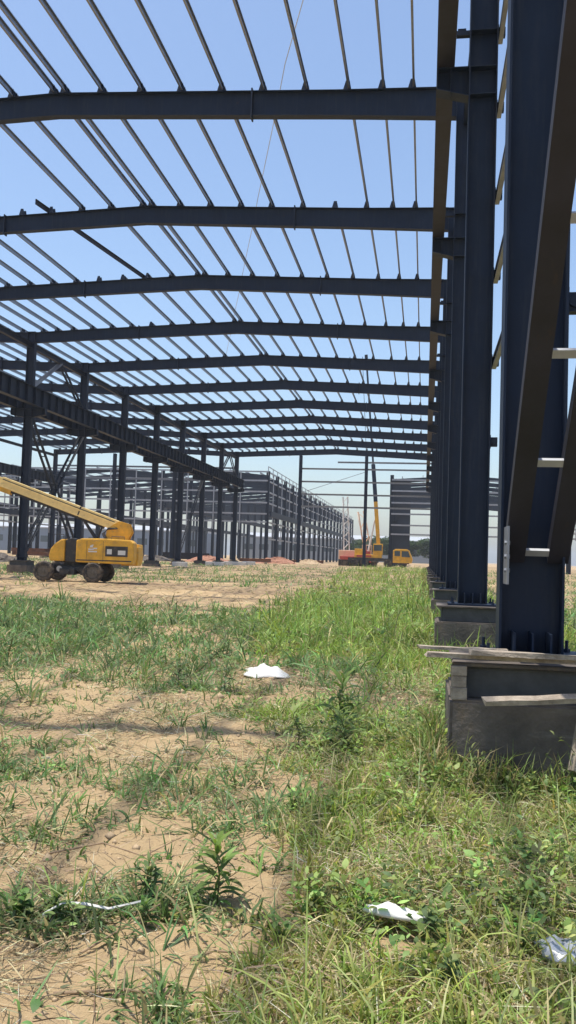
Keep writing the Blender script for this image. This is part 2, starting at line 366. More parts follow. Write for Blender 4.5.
child('crane_beam', crane_mesh(fy(3)-.6, fy(13)+.4, 1.0, .34, 1, M_navy), (XLL+.8, 0, ZCL))
# side girts on the right wall, eave struts, end wall
def line(name, A, B, m, h=.2, wd=.07, side=1, updir=(0, 0, 1)):
    b = MB(); A = Vector(A); B = Vector(B); b.csec((0, 0, 0), B-A, h, wd, .006, updir, side); return child(name, b.mesh(name, m), A)
for i, z in enumerate(GIRT_Z[1:7]): line('girt', (XR1+.09, fy(1)-.75, z), (XR1+.09, fy(2)+.2 if i < 5 else fy(4)+.2, z), M_galv, .17, .07, -1)
for z in (7.79, 10.63): line('girt', (XR1+.09, fy(5), z), (XR1+.09, fy(13), z), M_galv, .2, .07, -1)
for x in (XL-.0, XLL+.1): pass
def wind_col(x, ztop):
    b = MB(); b.isec((0, 0, .02), (0, 0, ztop-ZB), .42, .36, .014, .01, (0, 1, 0)); return child('wind_column', b.mesh('wind_column', M_navy), (x, fy(13)+.05, ZB))
wind_col(-14.8, 13.62); wind_col(-6.97, 13.6)
for z, xa in ((12.9, -10.4), (12.08, -14.8), (10.54, -14.8), (9.03, -14.8), (7.57, -14.8)): line('girt', (xa, fy(13)+.3, z), (XR0, fy(13)+.3, z), M_gpale, .2, .07, 1)
b = MB(); b.tube([(0, 0, 0), (7.6, 0, 2.6)], .03, 6); child('tie_rod', b.mesh('tie_rod', M_galv), (-14.6, fy(13)+.12, 9.2))
for x in (XL-23.1/3, XL-46.2/3): wind_col(x, 13.55)
for z in (12.0, 10.5): line('girt', (XLL, fy(13)+.3, z), (XL-.3, fy(13)+.3, z), M_galv, .22, .07, 1)
# double-channel braces with batten plates
def brace(A, B, gap, wd, xc, m, label=None, dep=.09, step=1.1, off=.55):
    A = Vector(A); B = Vector(B); d = (B-A).normalized(); X = Vector((1, 0, 0)); n = d.cross(X).normalized(); b = MB(); Ln = (B-A).length
    if n.z < 0: n = -n
    for s in (-1, 1):
        c = X*(s*(gap/2+wd/2))
        b.bar(c, B-A+c, X, n, wd/2, .005, 0, -dep/2)
        for q in (-1, 1): b.bar(c, B-A+c, X, n, .005, dep/2, q*(wd/2-.005), .004)
    br = child('brace', b.mesh('brace', m), A)
    if label: br['label'] = label
    t = off
    while t < Ln-.3:
        e = MB(); P = d*t; e.bar(P-d*.03, P+d*.03, X, n, gap/2+.012, .012, 0, -dep/2+.008)
        put('batten', e.mesh('batten', M_gpale if m is M_primer else m), br); t += step
    return br
brace((.605+.228, 6.86, 1.6), (.605+.228, -1.0, 9.2), .17, .15, 0, M_primer, 'brown double-channel brace with pale batten plates rising from the nearest right column', .1, .87, .1)
brace((XL, fy(6)+.2, 9.0), (XL, fy(7)-.2, 1.4), .2, .12, 0, M_navy)
brace((XL, fy(6)+.2, 1.4), (XL, fy(7)-.2, 9.0), .2, .12, 0, M_navy2)
brace((XL, fy(6)+.2, 10.8), (XL, fy(6)+4, 13.0), .1, .1, 0, M_galv)
brace((XL, fy(7)-.2, 10.8), (XL, fy(6)+4, 13.0), .1, .1, 0, M_navy)
brace((XL, fy(12)+.2, 10.8), (XL, fy(12)+4, 13.2), .1, .1, 0, M_navy)
brace((XL, fy(13)-.2, 10.8), (XL, fy(12)+4, 13.2), .1, .1, 0, M_navy)
brace((XL, fy(10)+.2, 1.4), (XL, fy(11)-.2, 9.0), .1, .09, 0, M_navy2)
# gusset at the foot of the brace
b = MB(); b.box(-.007, .007, -.3, 0, -.22, .2)
for z in (-.12, -.02, .08): b.tube([(-.02, -.2, z), (.02, -.2, z)], .018, 6)
child('gusset_plate', b.mesh('gusset_plate', M_galv), (XR0+.03, fy(1)-.16, 1.62))
# long struts at the column heads
for x, z in ((XL-.05, 13.2), (XLL, 13.2)): 
    b = MB(); b.isec((0, fy(3 if x < -30 else 0), 0), (0, fy(13), 0), .3, .2, .01, .008, (0, 0, 1)); child('eave_strut', b.mesh('eave_strut', M_navy), (x, 0, z))
b = MB(); b.isec((0, fy(0), 0), (0, fy(13), 0), .3, .2, .01, .008, (0, 0, 1)); child('eave_strut', b.mesh('eave_strut', M_navy), (XRC+.05, 0, 13.2))

# ------------------------------------------------------------------ pedestals
def pedestal_meshes(mir=1):
    def mk(x0, x1, y0, y1, z0, z1, m, bev):
        b = MB(); b.box(min(mir*x0, mir*x1), max(mir*x0, mir*x1), y0, y1, z0, z1); me = b.mesh('p', m)
        bm = bmesh.new(); bm.from_mesh(me); bmesh.ops.bevel(bm, geom=bm.edges[:], offset=bev, segments=2, affect='EDGES'); bm.to_mesh(me); bm.free(); return me
    return (mk(-.6, .62, -.62, .62, -.6, .585, M_conc, .02), mk(-.5, .52, -.5, .5, .583, .815, M_grout, .012), mk(-.585, .585, -.56, .56, .812, .845-.006, M_conc, .006))
PM = pedestal_meshes()
def ordinal(n): return ['nearest', 'second', 'third', 'fourth', 'fifth', 'sixth', 'seventh', 'eighth', 'ninth', 'tenth', 'eleventh', 'twelfth', 'thirteenth'][n]
def pedestal(x, y, label):
    t = thing('column_pedestal', label, 'pedestal', (x, y, 0), 0, 'concrete pedestals under the steel columns')
    p = put('plinth', PM[0], t); put('grout_bed', PM[1], t); put('top_slab', PM[2], t)
    return t
for k in range(1, 14): pedestal(XRC, fy(k), 'weedy concrete pedestal under the %s column of the right row%s' % (ordinal(k-1), ', topped with loose planks' if k == 1 else ''))
for k in range(6, 14): pedestal(XL, fy(k), 'pale concrete pedestal under the %s column from the left edge in the crane beam row' % ordinal(k-6).replace('nearest', 'first'))
for k in range(6, 14): pedestal(XLL, fy(k), 'concrete pedestal far behind the left row, under a column of the outermost left row')
# ------------------------------------------------------------------ distant frames
def far_frame(label, x0, x1, y0, y1, H, rows, bay, girts, gsides, front, clad=None, par=(0, 0)):
    t = thing('distant_steel_frame', label, 'steel frame', (x0, y0, .4))
    inv = Matrix.Translation(t.location).inverted()
    def ch(name, me, loc):
        o = put(name, me, t, loc); o.matrix_parent_inverse = inv; return o
    n = int(round((y1-y0)/bay)); xs = np.linspace(x0, x1, rows)
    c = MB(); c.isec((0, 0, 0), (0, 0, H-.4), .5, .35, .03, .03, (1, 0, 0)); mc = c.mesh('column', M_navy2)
    r = MB(); hw = (xs[1]-xs[0])/2
    for i in range(rows-1):
        a = xs[i]-x0; m_ = a+hw; e = xs[i+1]-x0
        for (p, zp, q, zq) in ((a, H-.9, m_, H-.2), (m_, H-.2, e, H-.9)): r.bar((p, 0, zp), (q, 0, zq), (0, 0, 1), (0, 1, 0), .3, .06)
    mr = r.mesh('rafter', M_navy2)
    for j in range(n+1):
        y = y0+j*bay
        for i, x in enumerate(xs): 
            if len([o for o in t.children if o.name.startswith('column')]) < 98: ch('column', mc, (x, y, .4))
        ch('rafter', mr, (x0, y, 0))
    npur = 7
    for i in range(rows-1):
        for q in range(npur):
            f = (q+.5)/npur; x = xs[i]+f*2*hw; z = H-.9+.7*(1-abs(2*f-1))+.48
            b = MB(); b.box(-.04, .04, y0-.4, y1+.4, -.11, .11); ch('purlin', b.mesh('purlin', M_gpale), (x, 0, z))
    for x in gsides:
        for z in girts: b = MB(); b.box(-.05, .05, y0, y1, -.11, .11); ch('girt', b.mesh('girt', M_gpale), (x, 0, z))
        b = MB()      # parapet posts rail
        b.box(-.04, .04, y0, y1, -.05, .05); ch('guard_rail', b.mesh('guard_rail', M_gpale), (x, 0, H+.65))
        j = 0
        while y0+j*4 <= y1:
            b = MB(); b.box(-.05, .05, -.05, .05, 0, 1.3); ch('guard_post', b.mesh('guard_post', M_gpale), (x, y0+j*4, H-.6)); j += 1
    for x in gsides:
        j = .5
        while y0+j*bay < y1:
            b = MB(); b.box(-.06, .06, -.06, .06, 4.2, H-.3); ch('girt_post', b.mesh('girt_post', M_gpale), (x+.12, y0+j*bay, 0)); j += 1
    if clad is None:
        for q in range(1, 12):
            b = MB(); b.box(-.07, .07, -.07, .07, 5.2, H-.2); ch('girt_post', b.mesh('girt_post', M_gpale), (x0+(x1-x0)*q/12, y0-.45, 0))
    for z in front: b = MB(); b.box(x0, x1, -.05, .05, -.11, .11); ch('girt', b.mesh('girt', M_gpale), (0, y0-.3, z))
    for i in range(rows):
        for d in (1,):
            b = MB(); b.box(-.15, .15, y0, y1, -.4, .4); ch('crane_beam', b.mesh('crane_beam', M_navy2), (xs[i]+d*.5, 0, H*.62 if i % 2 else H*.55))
    if clad:
        for (a, e, z0, z1) in clad: b = MB(); b.box(a, e, 0, .06, z0, z1); ch('wall_panel', b.mesh('wall_panel', M_clad), (0, y0+.35, 0))
    return t
gB = (4.0, 6.4, 7.6, 9.2, 10.8, 12.4, 13.7)
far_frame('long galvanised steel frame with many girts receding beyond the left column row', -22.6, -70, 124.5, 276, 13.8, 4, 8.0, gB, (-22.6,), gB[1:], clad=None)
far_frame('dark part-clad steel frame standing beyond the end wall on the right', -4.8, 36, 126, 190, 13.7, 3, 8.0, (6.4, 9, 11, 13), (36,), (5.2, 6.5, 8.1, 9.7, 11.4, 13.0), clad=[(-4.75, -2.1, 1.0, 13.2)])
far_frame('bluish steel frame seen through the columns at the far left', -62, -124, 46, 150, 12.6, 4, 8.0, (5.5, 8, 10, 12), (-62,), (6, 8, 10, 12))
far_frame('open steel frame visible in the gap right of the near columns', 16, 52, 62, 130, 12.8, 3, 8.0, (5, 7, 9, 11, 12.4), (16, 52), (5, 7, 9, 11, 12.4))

# ------------------------------------------------------------------ far sheds and trees
def shed(x0, x1, y0, y1, H, m, label):
    t = thing('long_shed', label, 'shed', ((x0+x1)/2, y0, .4)); inv = Matrix.Translation(t.location).inverted()
    b = MB(); b.box(x0, x1, y0, y1, .2, H); o = b.build('wall', m, t); o.matrix_parent_inverse = inv
    b = MB(); b.prism([(0, 0), (0, .4), (1, 2.2), (2, .4), (2, 0)], 0, x1-x0)
    me = b.mesh('roof', M_shedroof); me.transform(Matrix(((0, 1, 0, x0), ((y1-y0)/2+.4, 0, 0, y0-.4), (0, 0, 1, H), (0, 0, 0, 1)))); o = put('roof', me, t); o.matrix_parent_inverse = inv
    n = int((x1-x0)/6)
    for i in range(min(n, 40)):
        b = MB(); xa = x0+(i+.2)*(x1-x0)/n; b.box(xa, xa+(x1-x0)/n*.6, y0-.06, y0+.02, H*.45, H*.7); o = b.build('window', M_glass, t); o.matrix_parent_inverse = inv
shed(-70, 10, 330, 360, 8.5, M_shed, 'long low grey warehouse on the horizon behind the crane truck')
shed(-230, -78, 300, 330, 9.0, M_shed2, 'long blue-grey shed on the horizon behind the left frames')
shed(60, 160, 200, 230, 8.0, M_shed2, 'pale blue shed on the horizon right of the columns')

def strips(root, az, th0, curl, length, width, nseg, prof, twist=None, zmin=None):
    """bent tapering ribbons; returns verts (N,2*nseg+1,3)"""
    N = len(root); P = root.copy(); out = []
    hx = np.stack([np.cos(az), np.sin(az), np.zeros(N)], -1); tw = np.zeros(N) if twist is None else twist
    side = np.stack([-np.sin(az), np.cos(az), np.zeros(N)], -1)
    for i in range(nseg):
        th = th0+curl*(i/nseg); wv = side*np.cos(tw)[:, None]+np.stack([-np.cos(th)*np.cos(az), -np.cos(th)*np.sin(az), np.sin(th)], -1)*np.sin(tw)[:, None]
        hw = (width*prof[i]*.5)[:, None]
        out += [P-wv*hw, P+wv*hw]
        st = (length/nseg)[:, None]*(hx*np.sin(th)[:, None]+np.array([0, 0, 1.])*np.cos(th)[:, None]); P = P+st
        if zmin is not None: P[:, 2] = np.maximum(P[:, 2], zmin)
    out.append(P)
    return np.stack(out, 1)
def strip_mesh(name, groups, m):
    """groups: list of (verts (N,k,3), colour (N,3))"""
    V = []; LI = []; LS = []; LT = []; C = []; vo = 0; lo = 0
    for vs, col in groups:
        N, k, _ = vs.shape; ns = (k-1)//2; V.append(vs.reshape(-1, 3))
        shade = np.linspace(.92, 1.06, k)[None, :, None]
        C.append(np.concatenate([np.clip(col[:, None, :]*shade, 0, 1), np.ones((N, k, 1))], -1).reshape(-1, 4))
        base = vo+np.arange(N)*k; li = []; sizes = []
        for i in range(ns-1): li.append(np.stack([base+2*i, base+2*i+1, base+2*i+3, base+2*i+2], -1)); sizes.append(4)
        li.append(np.stack([base+2*ns-2, base+2*ns-1, base+2*ns], -1)); sizes.append(3)
        L = np.concatenate(li, -1).ravel(); LI.append(L); lt = np.tile(sizes, N); LT.append(lt); LS.append(lo+np.concatenate([[0], np.cumsum(lt)[:-1]]))
        lo += len(L); vo += N*k
    V = np.concatenate(V); LI = np.concatenate(LI).astype(np.int32); LS = np.concatenate(LS).astype(np.int32); C = np.concatenate(C)
    me = bpy.data.meshes.new(name); me.vertices.add(len(V)); me.vertices.foreach_set('co', V.astype(np.float32).ravel())
    me.loops.add(len(LI)); me.loops.foreach_set('vertex_index', LI); me.polygons.add(len(LS)); me.polygons.foreach_set('loop_start', LS)
    me.polygons.foreach_set('use_smooth', np.ones(len(LS), bool)); me.update()
    at = me.attributes.new('tint', 'FLOAT_COLOR', 'POINT'); at.data.foreach_set('color', C.astype(np.float32).ravel())
    me.materials.append(m); return me
LEAFP = [.15, .85, 1.0, .6]; BLADEP = [.8, 1.0, .75]

def tree(x, y, h, label, rad):
    z = g1(x, y); t = thing('broadleaf_tree', label, 'tree', (x, y, z), 0, 'trees on the horizon')
    b = MB(); b.tube([(0, 0, -.2), (.1, 0, h*.3), (.0, .1, h*.55), (.2, 0, h*.8)], [h*.03, h*.024, h*.016, h*.006], 7)
    for a in range(5): 
        ang = a*1.26; b.tube([(0, 0, h*(.3+.07*a)), (rad*.6*math.cos(ang), rad*.6*math.sin(ang), h*(.5+.08*a))], [h*.012, h*.004], 5)
    b.build('trunk', M_bark, t)
    r = np.random.default_rng(int(abs(x)*7+y)); nb = 16; cc = r.normal(size=(nb, 3)); cc /= np.linalg.norm(cc, axis=1)[:, None]; cc *= r.uniform(.3, .9, (nb, 1)); cc = cc*[rad, rad, h*.33]+[0, 0, h*.62]
    n = 5200; k = r.integers(0, nb, n); d = r.normal(size=(n, 3)); d /= np.linalg.norm(d, axis=1)[:, None]
    pts = cc[k]+d*(r.uniform(.4, 1, (n, 1))**.5)*[rad*.38, rad*.38, h*.14]
    pts = pts[pts[:, 2] > h*.14]; n = len(pts)
    col = np.array([.05, .085, .025])*r.uniform(.6, 1.5, (n, 1))*(.75+.5*r.uniform(size=(nb, 1))[k[:n]])
    v = strips(pts, r.uniform(0, 6.28, n), r.uniform(.3, 2.2, n), r.uniform(-.5, .8, n), np.full(n, h*.06), np.full(n, h*.045), 3, [.3, 1, .7])
    put('crown', strip_mesh('crown', [(v, col)], M_leaf), t)
for i, (x, y, h, r_) in enumerate([(-13, 250, 8.5, 5), (-9.5, 236, 7, 4), (-4, 230, 7.5, 4.5), (1.5, 225, 7, 4), (6, 240, 8, 5), (-19, 262, 7, 4)]):
    tree(x, y, h, ['round green tree on the horizon left of the crane boom', 'low green tree just behind the dark clad frame corner', 'green tree in the wide opening of the clad frame', 'small green tree at the right side of the clad frame opening', 'tall green tree by the right column row on the horizon', 'bushy green tree behind the red truck'][i], r_)

# ------------------------------------------------------------------ boom lift
def wheel(parent, x, y, z, r, wd, rim=M_rim):
    b = MB(); n = 28
    prof = [(.55, -.5), (.86, -.5), (.97, -.38), (1, -.2), (1, .2), (.97, .38), (.86, .5), (.55, .5)]
    vs = []; fs = []
    for k in range(n):
        a = 2*math.pi*k/n; lug = 1.0 if k % 2 else .965
        for q, (rr, yy) in enumerate(prof): f = r*rr*(lug if rr > .9 else 1); vs.append((f*math.cos(a), yy*wd, f*math.sin(a)))
    m_ = len(prof)
    for k in range(n):
        for q in range(m_-1): fs.append((k*m_+q, k*m_+q+1, ((k+1) % n)*m_+q+1, ((k+1) % n)*m_+q))
    b.add(vs, fs); wo = bpy.data.objects.new('wheel', None); COL.objects.link(wo); wo.parent = parent; wo.location = (x, y, z)
    put('tyre', b.mesh('tyre', M_rub), wo)
    c = MB()
    for s in (-1, 1):
        c.tube([(0, s*wd*.25, 0), (0, s*wd*.42, 0)], [r*.57, r*.53], 20); c.tube([(0, s*wd*.4, 0), (0, s*wd*.52, 0)], r*.2, 10)
    put('rim', c.mesh('rim', rim), wo)
LX, LY = -15.45, 38.6
lz = g1(LX, LY)
lift = thing('boom_lift', 'yellow boom lift with a long cream boom and black chassis on the dirt at left', 'boom lift', (LX, LY, lz), .10)
WR = .47
for x in (-1.6, .65):
    for y in (-1.0, 1.0): wheel(lift, x, y, WR, WR, .36)
b = MB(); b.box(-1.35, .45, -.55, .55, .38, .8); b.box(-1.75, -1.45, -.85, .85, .42, .6); b.box(.5, .8, -.85, .85, .42, .6); b.box(-1.1, .2, -.82, .82, .5, .72)
b.build('chassis', M_black, lift, bevel=.03)
b = MB(); b.tube([(-.45, 0, .78), (-.45, 0, .98)], .55, 24); b.box(-1.3, 2.1, -.5, .5, .9, 1.0); b.build('turntable', M_black, lift)
def hood(poly, y0, y1, name, m, bev=.08):
    b = MB(); b.prism(poly, y0, y1); return b.build(name, m, lift, bevel=bev)
hood([(-.15, .92), (2.45, .88), (2.5, 1.2), (2.47, 1.85), (2.3, 1.98), (1.2, 2.02), (.1, 2.0), (-.15, 1.9)], -1.12, -.42, 'engine_cover', M_yel, .06)
hood([(-.15, .92), (2.4, .88), (2.45, 1.3), (2.4, 1.8), (1.2, 1.95), (-.15, 1.9)], .42, 1.12, 'engine_cover', M_yel, .06)
hood([(1.75, .82), (2.52, .82), (2.56, 1.2), (2.52, 1.7), (1.75, 1.7)], -.41, .41, 'counterweight', M_yel, .05)
hood([(-1.35, .95), (-.68, .95), (-.68, 1.95), (-.85, 1.93), (-1.15, 1.72), (-1.32, 1.5), (-1.4, 1.2)], -1.08, -.42, 'tank_cover', M_yel, .06)
hood([(-.67, .93), (-.16, .93), (-.16, 1.96), (-.4, 2.0), (-.67, 1.9)], -.98, -.42, 'hose_cover', M_black, .03)
b = MB(); b.box(1.2, 2.22, -1.135, -1.115, 1.22, 1.68); vent = b.build('vent_panel', M_black, lift)
b = MB(); b.box(1.78, 2.12, -1.142, -1.132, 1.3, 1.5); b.box(1.28, 1.5, -1.142, -1.132, 1.32, 1.55); b.build('data_plate', M_white, vent)
b = MB()
for (x, z, a) in ((.55, 1.52, .12), (.72, 1.56, .1), (.62, 1.42, .2)): b.box(x-a, x+a, -1.128, -1.119, z-.03, z+.03)
b.add([(.48, -1.13, 1.6), (.62, -1.13, 1.6), (.66, -1.13, 1.74), (.52, -1.13, 1.7)], [(0, 1, 2, 3)])
b.build('door_decal', M_white, lift)
b = MB(); b.tube([(-.95, -.83, .6), (-.95, -.86, .6)], .13, 14); b.build('axle_plate', M_white, lift)
# mast + boom
b = MB(); b.prism([(.9, 1.9), (1.9, 1.85), (2.15, 2.35), (2.02, 2.72), (1.55, 2.85), (1.0, 2.5)], -.22, -.16); b.prism([(.9, 1.9), (1.9, 1.85), (2.15, 2.35), (2.02, 2.72), (1.55, 2.85), (1.0, 2.5)], .16, .22); b.box(1.2, 1.9, -.158, .158, 2.2, 2.6)
b.build('boom_pivot', M_yel, lift)
P0 = Vector((1.75, 0, 2.52)); ang = math.radians(19.0); D = Vector((-math.cos(ang), 0, math.sin(ang))); N_ = Vector((math.sin(ang), 0, math.cos(ang)))
b = MB(); b.bar(P0, P0+D*6.2, N_, (0, 1, 0), .24, .15); b.bar(P0+D*.4, P0+D*6.1, N_, (0, 1, 0), .03, .012, .06, -.16); b.bar(P0+D*.4, P0+D*6.1, N_, (0, 1, 0), .02, .012, -.2, -.16)
b.build('outer_boom', M_cream, lift, bevel=.015)
b = MB(); b.bar(P0+D*.9, P0+D*6.0, N_, (0, 1, 0), .05, .09, -.30); b.bar(P0+D*.5, P0+D*6.15, N_, (0, 1, 0), .018, .006, .13, -.157); b.bar(P0+D*2.2, P0+D*2.26, N_, (0, 1, 0), .245, .156); b.build('cable_tray', M_black, lift)
b = MB()
for i in range(3):
    b.tube([(.95+.07*i, -.25, 1.95), (.8+.05*i, -.3, 2.25), (1.05, -.26, 2.45+.04*i), (1.5, -.24, 2.5), (1.3, -.2, 2.62)], .022, 6)
b.build('hydraulic_hose', M_black, lift)
b = MB()
for x in (-1.2, -.75): b.tube([(x, -1.0, 1.6), (x, -1.0, 2.15)], .018, 6)
b.tube([(-1.2, -1.0, 2.15), (-.75, -1.0, 2.15)], .018, 6)
b.tube([(2.0, -.9, 1.98), (2.0, -.9, 2.12), (1.4, -.9, 2.12), (1.4, -.9, 1.98)], .016, 6)
b.build('grab_rail', M_black, lift)
b = MB(); b.box(-.9, -.2, -1.0, -.6, .34, .62); b.box(.05, .45, -.98, -.6, .34, .66); b.tube([(-.5, -1.01, .48), (-.5, -1.06, .48)], .1, 10); b.build('step_box', M_black, lift, bevel=.02)
b = MB()
for x in (.35, 1.1): b.box(x-.006, x+.006, -1.126, -1.118, .98, 1.9)
b.box(-.1, 2.4, -1.127, -1.119, 1.0, 1.05); b.build('panel_seam', M_black, lift)
b = MB(); b.bar(P0+D*6.21, P0+D*9.0, N_, (0, 1, 0), .18, .11); b.build('inner_boom', M_cream, lift)
b = MB(); b.bar(P0+D*5.6, P0+D*6.25, N_, (0, 1, 0), .1, .14, -.34); b.bar(P0+D*9.0, P0+D*9.3, N_, (0, 1, 0), .3, .2); b.build('boom_collar', M_yel, lift)
b = MB(); b.tube([(.5, 0, 1.95), P0+D*2.0-N_*.25], [.09, .06], 10); b.tube([P0+D*1.0-N_*.3, (.4, 0, 1.7)], .05, 8); b.build('lift_cylinder', M_black, lift)
b = MB(); E0 = P0+D*9.3
for dx in (0, -.9):
    for y in (-.9, .9): b.tube([E0+Vector((-.3+dx, y, -.9)), E0+Vector((-.3+dx, y, .2))], .025, 6)
for z in (-.9, -.35, .2):
    q = [E0+Vector((-.3, -.9, z)), E0+Vector((-.3, .9, z)), E0+Vector((-1.2, .9, z)), E0+Vector((-1.2, -.9, z)), E0+Vector((-.3, -.9, z))]
    for a_, c_ in zip(q[:-1], q[1:]): b.tube([a_, c_], .025, 6)
b.bar(E0+Vector((-.3, 0, -.92)), E0+Vector((-1.2, 0, -.92)), (0, 1, 0), (0, 0, 1), .9, .02); b.build('work_platform', M_cream, lift)

# ------------------------------------------------------------------ crane truck, red truck, second boom
CX, CY = -6.3, 114.0; cz = g1(CX, CY)
ct = thing('crane_truck', 'yellow truck crane with its boom raised up to the roof near the end wall', 'crane truck', (CX, CY, cz), 0)
b = MB(); b.box(-3.4, 4.4, -1.2, 1.2, .75, 1.15); b.box(-3.3, -2.9, -1.9, 1.9, .5, .75); b.build('carrier', M_black, ct)
for x in (-2.6, -1.3, 1.7, 3.6):
    for y in (-1.05, 1.05): wheel(ct, x, y, .52, .52, .34, M_black)
b = MB(); b.prism([(2.35, .62), (4.75, .62), (4.85, 1.15), (4.4, 2.25), (4.1, 2.4), (2.7, 2.4), (2.35, 2.2)], -1.25, 1.25); cab = b.build('cab', M_yel, ct, bevel=.06)
b = MB(); b.prism([(3.45, 1.4), (4.55, 1.4), (4.28, 2.15), (3.45, 2.15)], -1.275, -1.24); b.build('window', M_glass, cab)
b = MB(); b.prism([(2.55, 1.5), (3.25, 1.5), (3.25, 2.15), (2.55, 2.15)], -1.275, -1.24); b.build('window', M_glass, cab)
b = MB(); b.box(-2.6, .9, -1.1, 1.1, 1.16, 1.6); b.box(-2.6, -1.5, -1.0, 1.0, 1.6, 2.3); b.box(-.2, 1.0, -1.1, -.3, 1.6, 3.0); b.build('upper_works', M_yel, ct, bevel=.05)
b = MB(); b.box(-.1, .9, -1.13, -1.09, 2.1, 2.85); b.build('operator_window', M_glass, ct)
b = MB(); b.box(-2.3, -.4, -1.14, -1.1, 1.25, 1.5); b.box(-1.4, -.6, -1.05, -.3, 1.62, 2.0); b.build('winch_housing', M_red, ct)
B0 = Vector((.5, 0, 1.9)); BD = Vector((-1.15, 0, 12.6)).normalized(); BN = Vector((BD.z, 0, -BD.x))
b = MB(); b.bar(B0, B0+BD*6.6, BN, (0, 1, 0), .24, .24); b.build('base_boom', M_yel, ct)
b = MB(); b.bar(B0+BD*6.6, B0+BD*11.5, BN, (0, 1, 0), .25, .24); b.bar(B0+BD*11.5, B0+BD*25.5, BN, (0, 1, 0), .12, .12); b.bar(B0+BD*25.5, B0+BD*26.0, BN, (0, 1, 0), .2, .16); b.build('telescopic_boom', M_navy, ct)
b = MB(); b.tube([(-.9, 0, 1.7), B0+BD*4.2-BN*.3], [.16, .1], 8); b.build('luffing_cylinder', M_white, ct)
b = MB(); b.tube([B0+BD*25.8-BN*.5, B0+BD*9-BN*.9], .035, 5); b.build('hoist_rope', M_black, ct)
# second crane behind, pale orange
ax, ay = -9.0, 121.0; az_ = g1(ax, ay)
c2 = thing('lattice_crane', 'pale orange lattice boom crane standing behind the yellow truck crane', 'crane', (ax, ay, az_), 0)
def lattice(parent, A, B, w0, m, name):
    A = Vector(A); B = Vector(B); d = (B-A).normalized(); u = Vector((0, 1, 0)); v = d.cross(u).normalized(); b = MB(); L = (B-A).length; n = int(L/w0)
    for a in (-1, 1):
        for c in (-1, 1): b.tube([A+u*a*w0/2+v*c*w0/2, B+u*a*w0/3+v*c*w0/3], .05, 5)
    for i in range(n):
        s = 1 if i % 2 else -1; p = A+d*L*i/n; q = A+d*L*(i+1)/n
        for c in (-1, 1): b.tube([p+u*s*w0/2+v*c*w0/2, q-u*s*w0/2+v*c*w0/2], .03, 4); b.tube([p+u*c*w0/2+v*s*w0/2, q+u*c*w0/2-v*s*w0/2], .03, 4)
    return b.build(name, m, parent)
lattice(c2, (-1.6, 0, 1.6), (-2.0, 0, 9.6), .8, M_white, 'lattice_mast'); lattice(c2, (1.4, 0, 1.8), (.2, 0, 7.6), 1.0, M_orange, 'lattice_boom')
b = MB(); b.box(-2.6, 2.6, -1.5, -.7, .0, .9); b.box(-2.6, 2.6, .7, 1.5, .0, .9); b.build('crawler_track', M_rub, c2, bevel=.15)
b = MB(); b.box(-2.6, 1.8, -1.3, 1.3, .95, 2.2); b.box(.6, 1.9, -1.3, -.4, 2.2, 3.0); b.build('upper_works', M_orange, c2, bevel=.06)
b = MB(); b.box(1.2, 1.85, -1.33, -1.28, 2.3, 2.9); b.build('operator_window', M_glass, c2)
rx, ry = -9.6, 119.0; rz_ = g1(rx, ry)
rtk = thing('red_truck', 'red tipper truck parked left of the yellow crane by the far columns', 'truck', (rx, ry, rz_), 0)
for x in (-1.0, 1.7):
    for y in (-.9, .9): wheel(rtk, x, y, .48, .48, .32)
b = MB(); b.box(-1.8, 2.4, -.5, .5, .6, .85); b.build('chassis', M_black, rtk)
b = MB(); b.prism([(-1.6, .9), (.9, .9), (1.05, 1.35), (-1.65, 1.35)], -1.1, 1.1); b.build('tipper_body', M_red, rtk, bevel=.03)
b = MB(); b.prism([(1.15, .6), (2.5, .6), (2.5, 1.4), (2.2, 2.2), (1.15, 2.2)], -1.05, 1.05); cb = b.build('cab', M_red, rtk, bevel=.05)
b = MB(); b.prism([(1.4, 1.45), (2.36, 1.45), (2.1, 2.05), (1.4, 2.05)], -1.075, -1.04); b.build('window', M_glass, cb)

# brick rubble heaps and stacked material beyond the left columns
def heap(x, y, rx_, ry_, h, m, label, name='rubble_heap', seed=0):
    n = 26; vs = []; fs = []; r = np.random.default_rng(seed)
    gz = g1(x, y)
    for j in range(9):
        rr = 1-j/8
        for k in range(n):
            a = 2*math.pi*k/n; q = rr*(1+.18*math.sin(3*a+seed)+.1*r.uniform(-1, 1)); vs.append((q*rx_*math.cos(a), q*ry_*math.sin(a), h*(1-rr**1.6)*(1+.25*r.uniform(-1, 1))-.05*(j == 0)))
    for j in range(8):
        for k in range(n): fs.append((j*n+k, j*n+(k+1) % n, (j+1)*n+(k+1) % n, (j+1)*n+k))
    b = MB(); b.add(vs, fs); o = b.build(name, m, None, (x, y, gz)); tag(o, label, 'heap', 'rubble and soil heaps beyond the left columns'); return o
for i, (x, y, a, c, h, m) in enumerate([(-27, 108, 4, 2, 1.3, M_brick), (-33, 104, 3, 2, 1.1, M_conc), (-38, 96, 5, 2, 1.3, M_brick), (-44, 84, 4, 2, 1.2, M_brick), (-20, 119, 4, 1.6, 1.4, M_brick), (-16, 122, 3, 1.6, 1.2, M_pebble), (-40, 62, 2.5, 1.5, 1.2, M_brick), (-36, 70, 3, 1.5, 1.2, M_conc)]):
    heap(x, y, a*.8, c, h*.6, m, ['low red brick heap behind the last crane beam column', 'grey concrete rubble heap between the end columns at left', 'long red brick heap seen low between the left columns', 'red brick heap behind the boom lift engine cover', 'reddish soil heap before the long far frame', 'sandy soil heap left of the red truck', 'small red brick heap left of the boom lift', 'grey rubble heap just behind the boom lift'][i], seed=i)
M_rust = mat('rusted_steel', (.2, .095, .06), .8, 0, .35, 2)
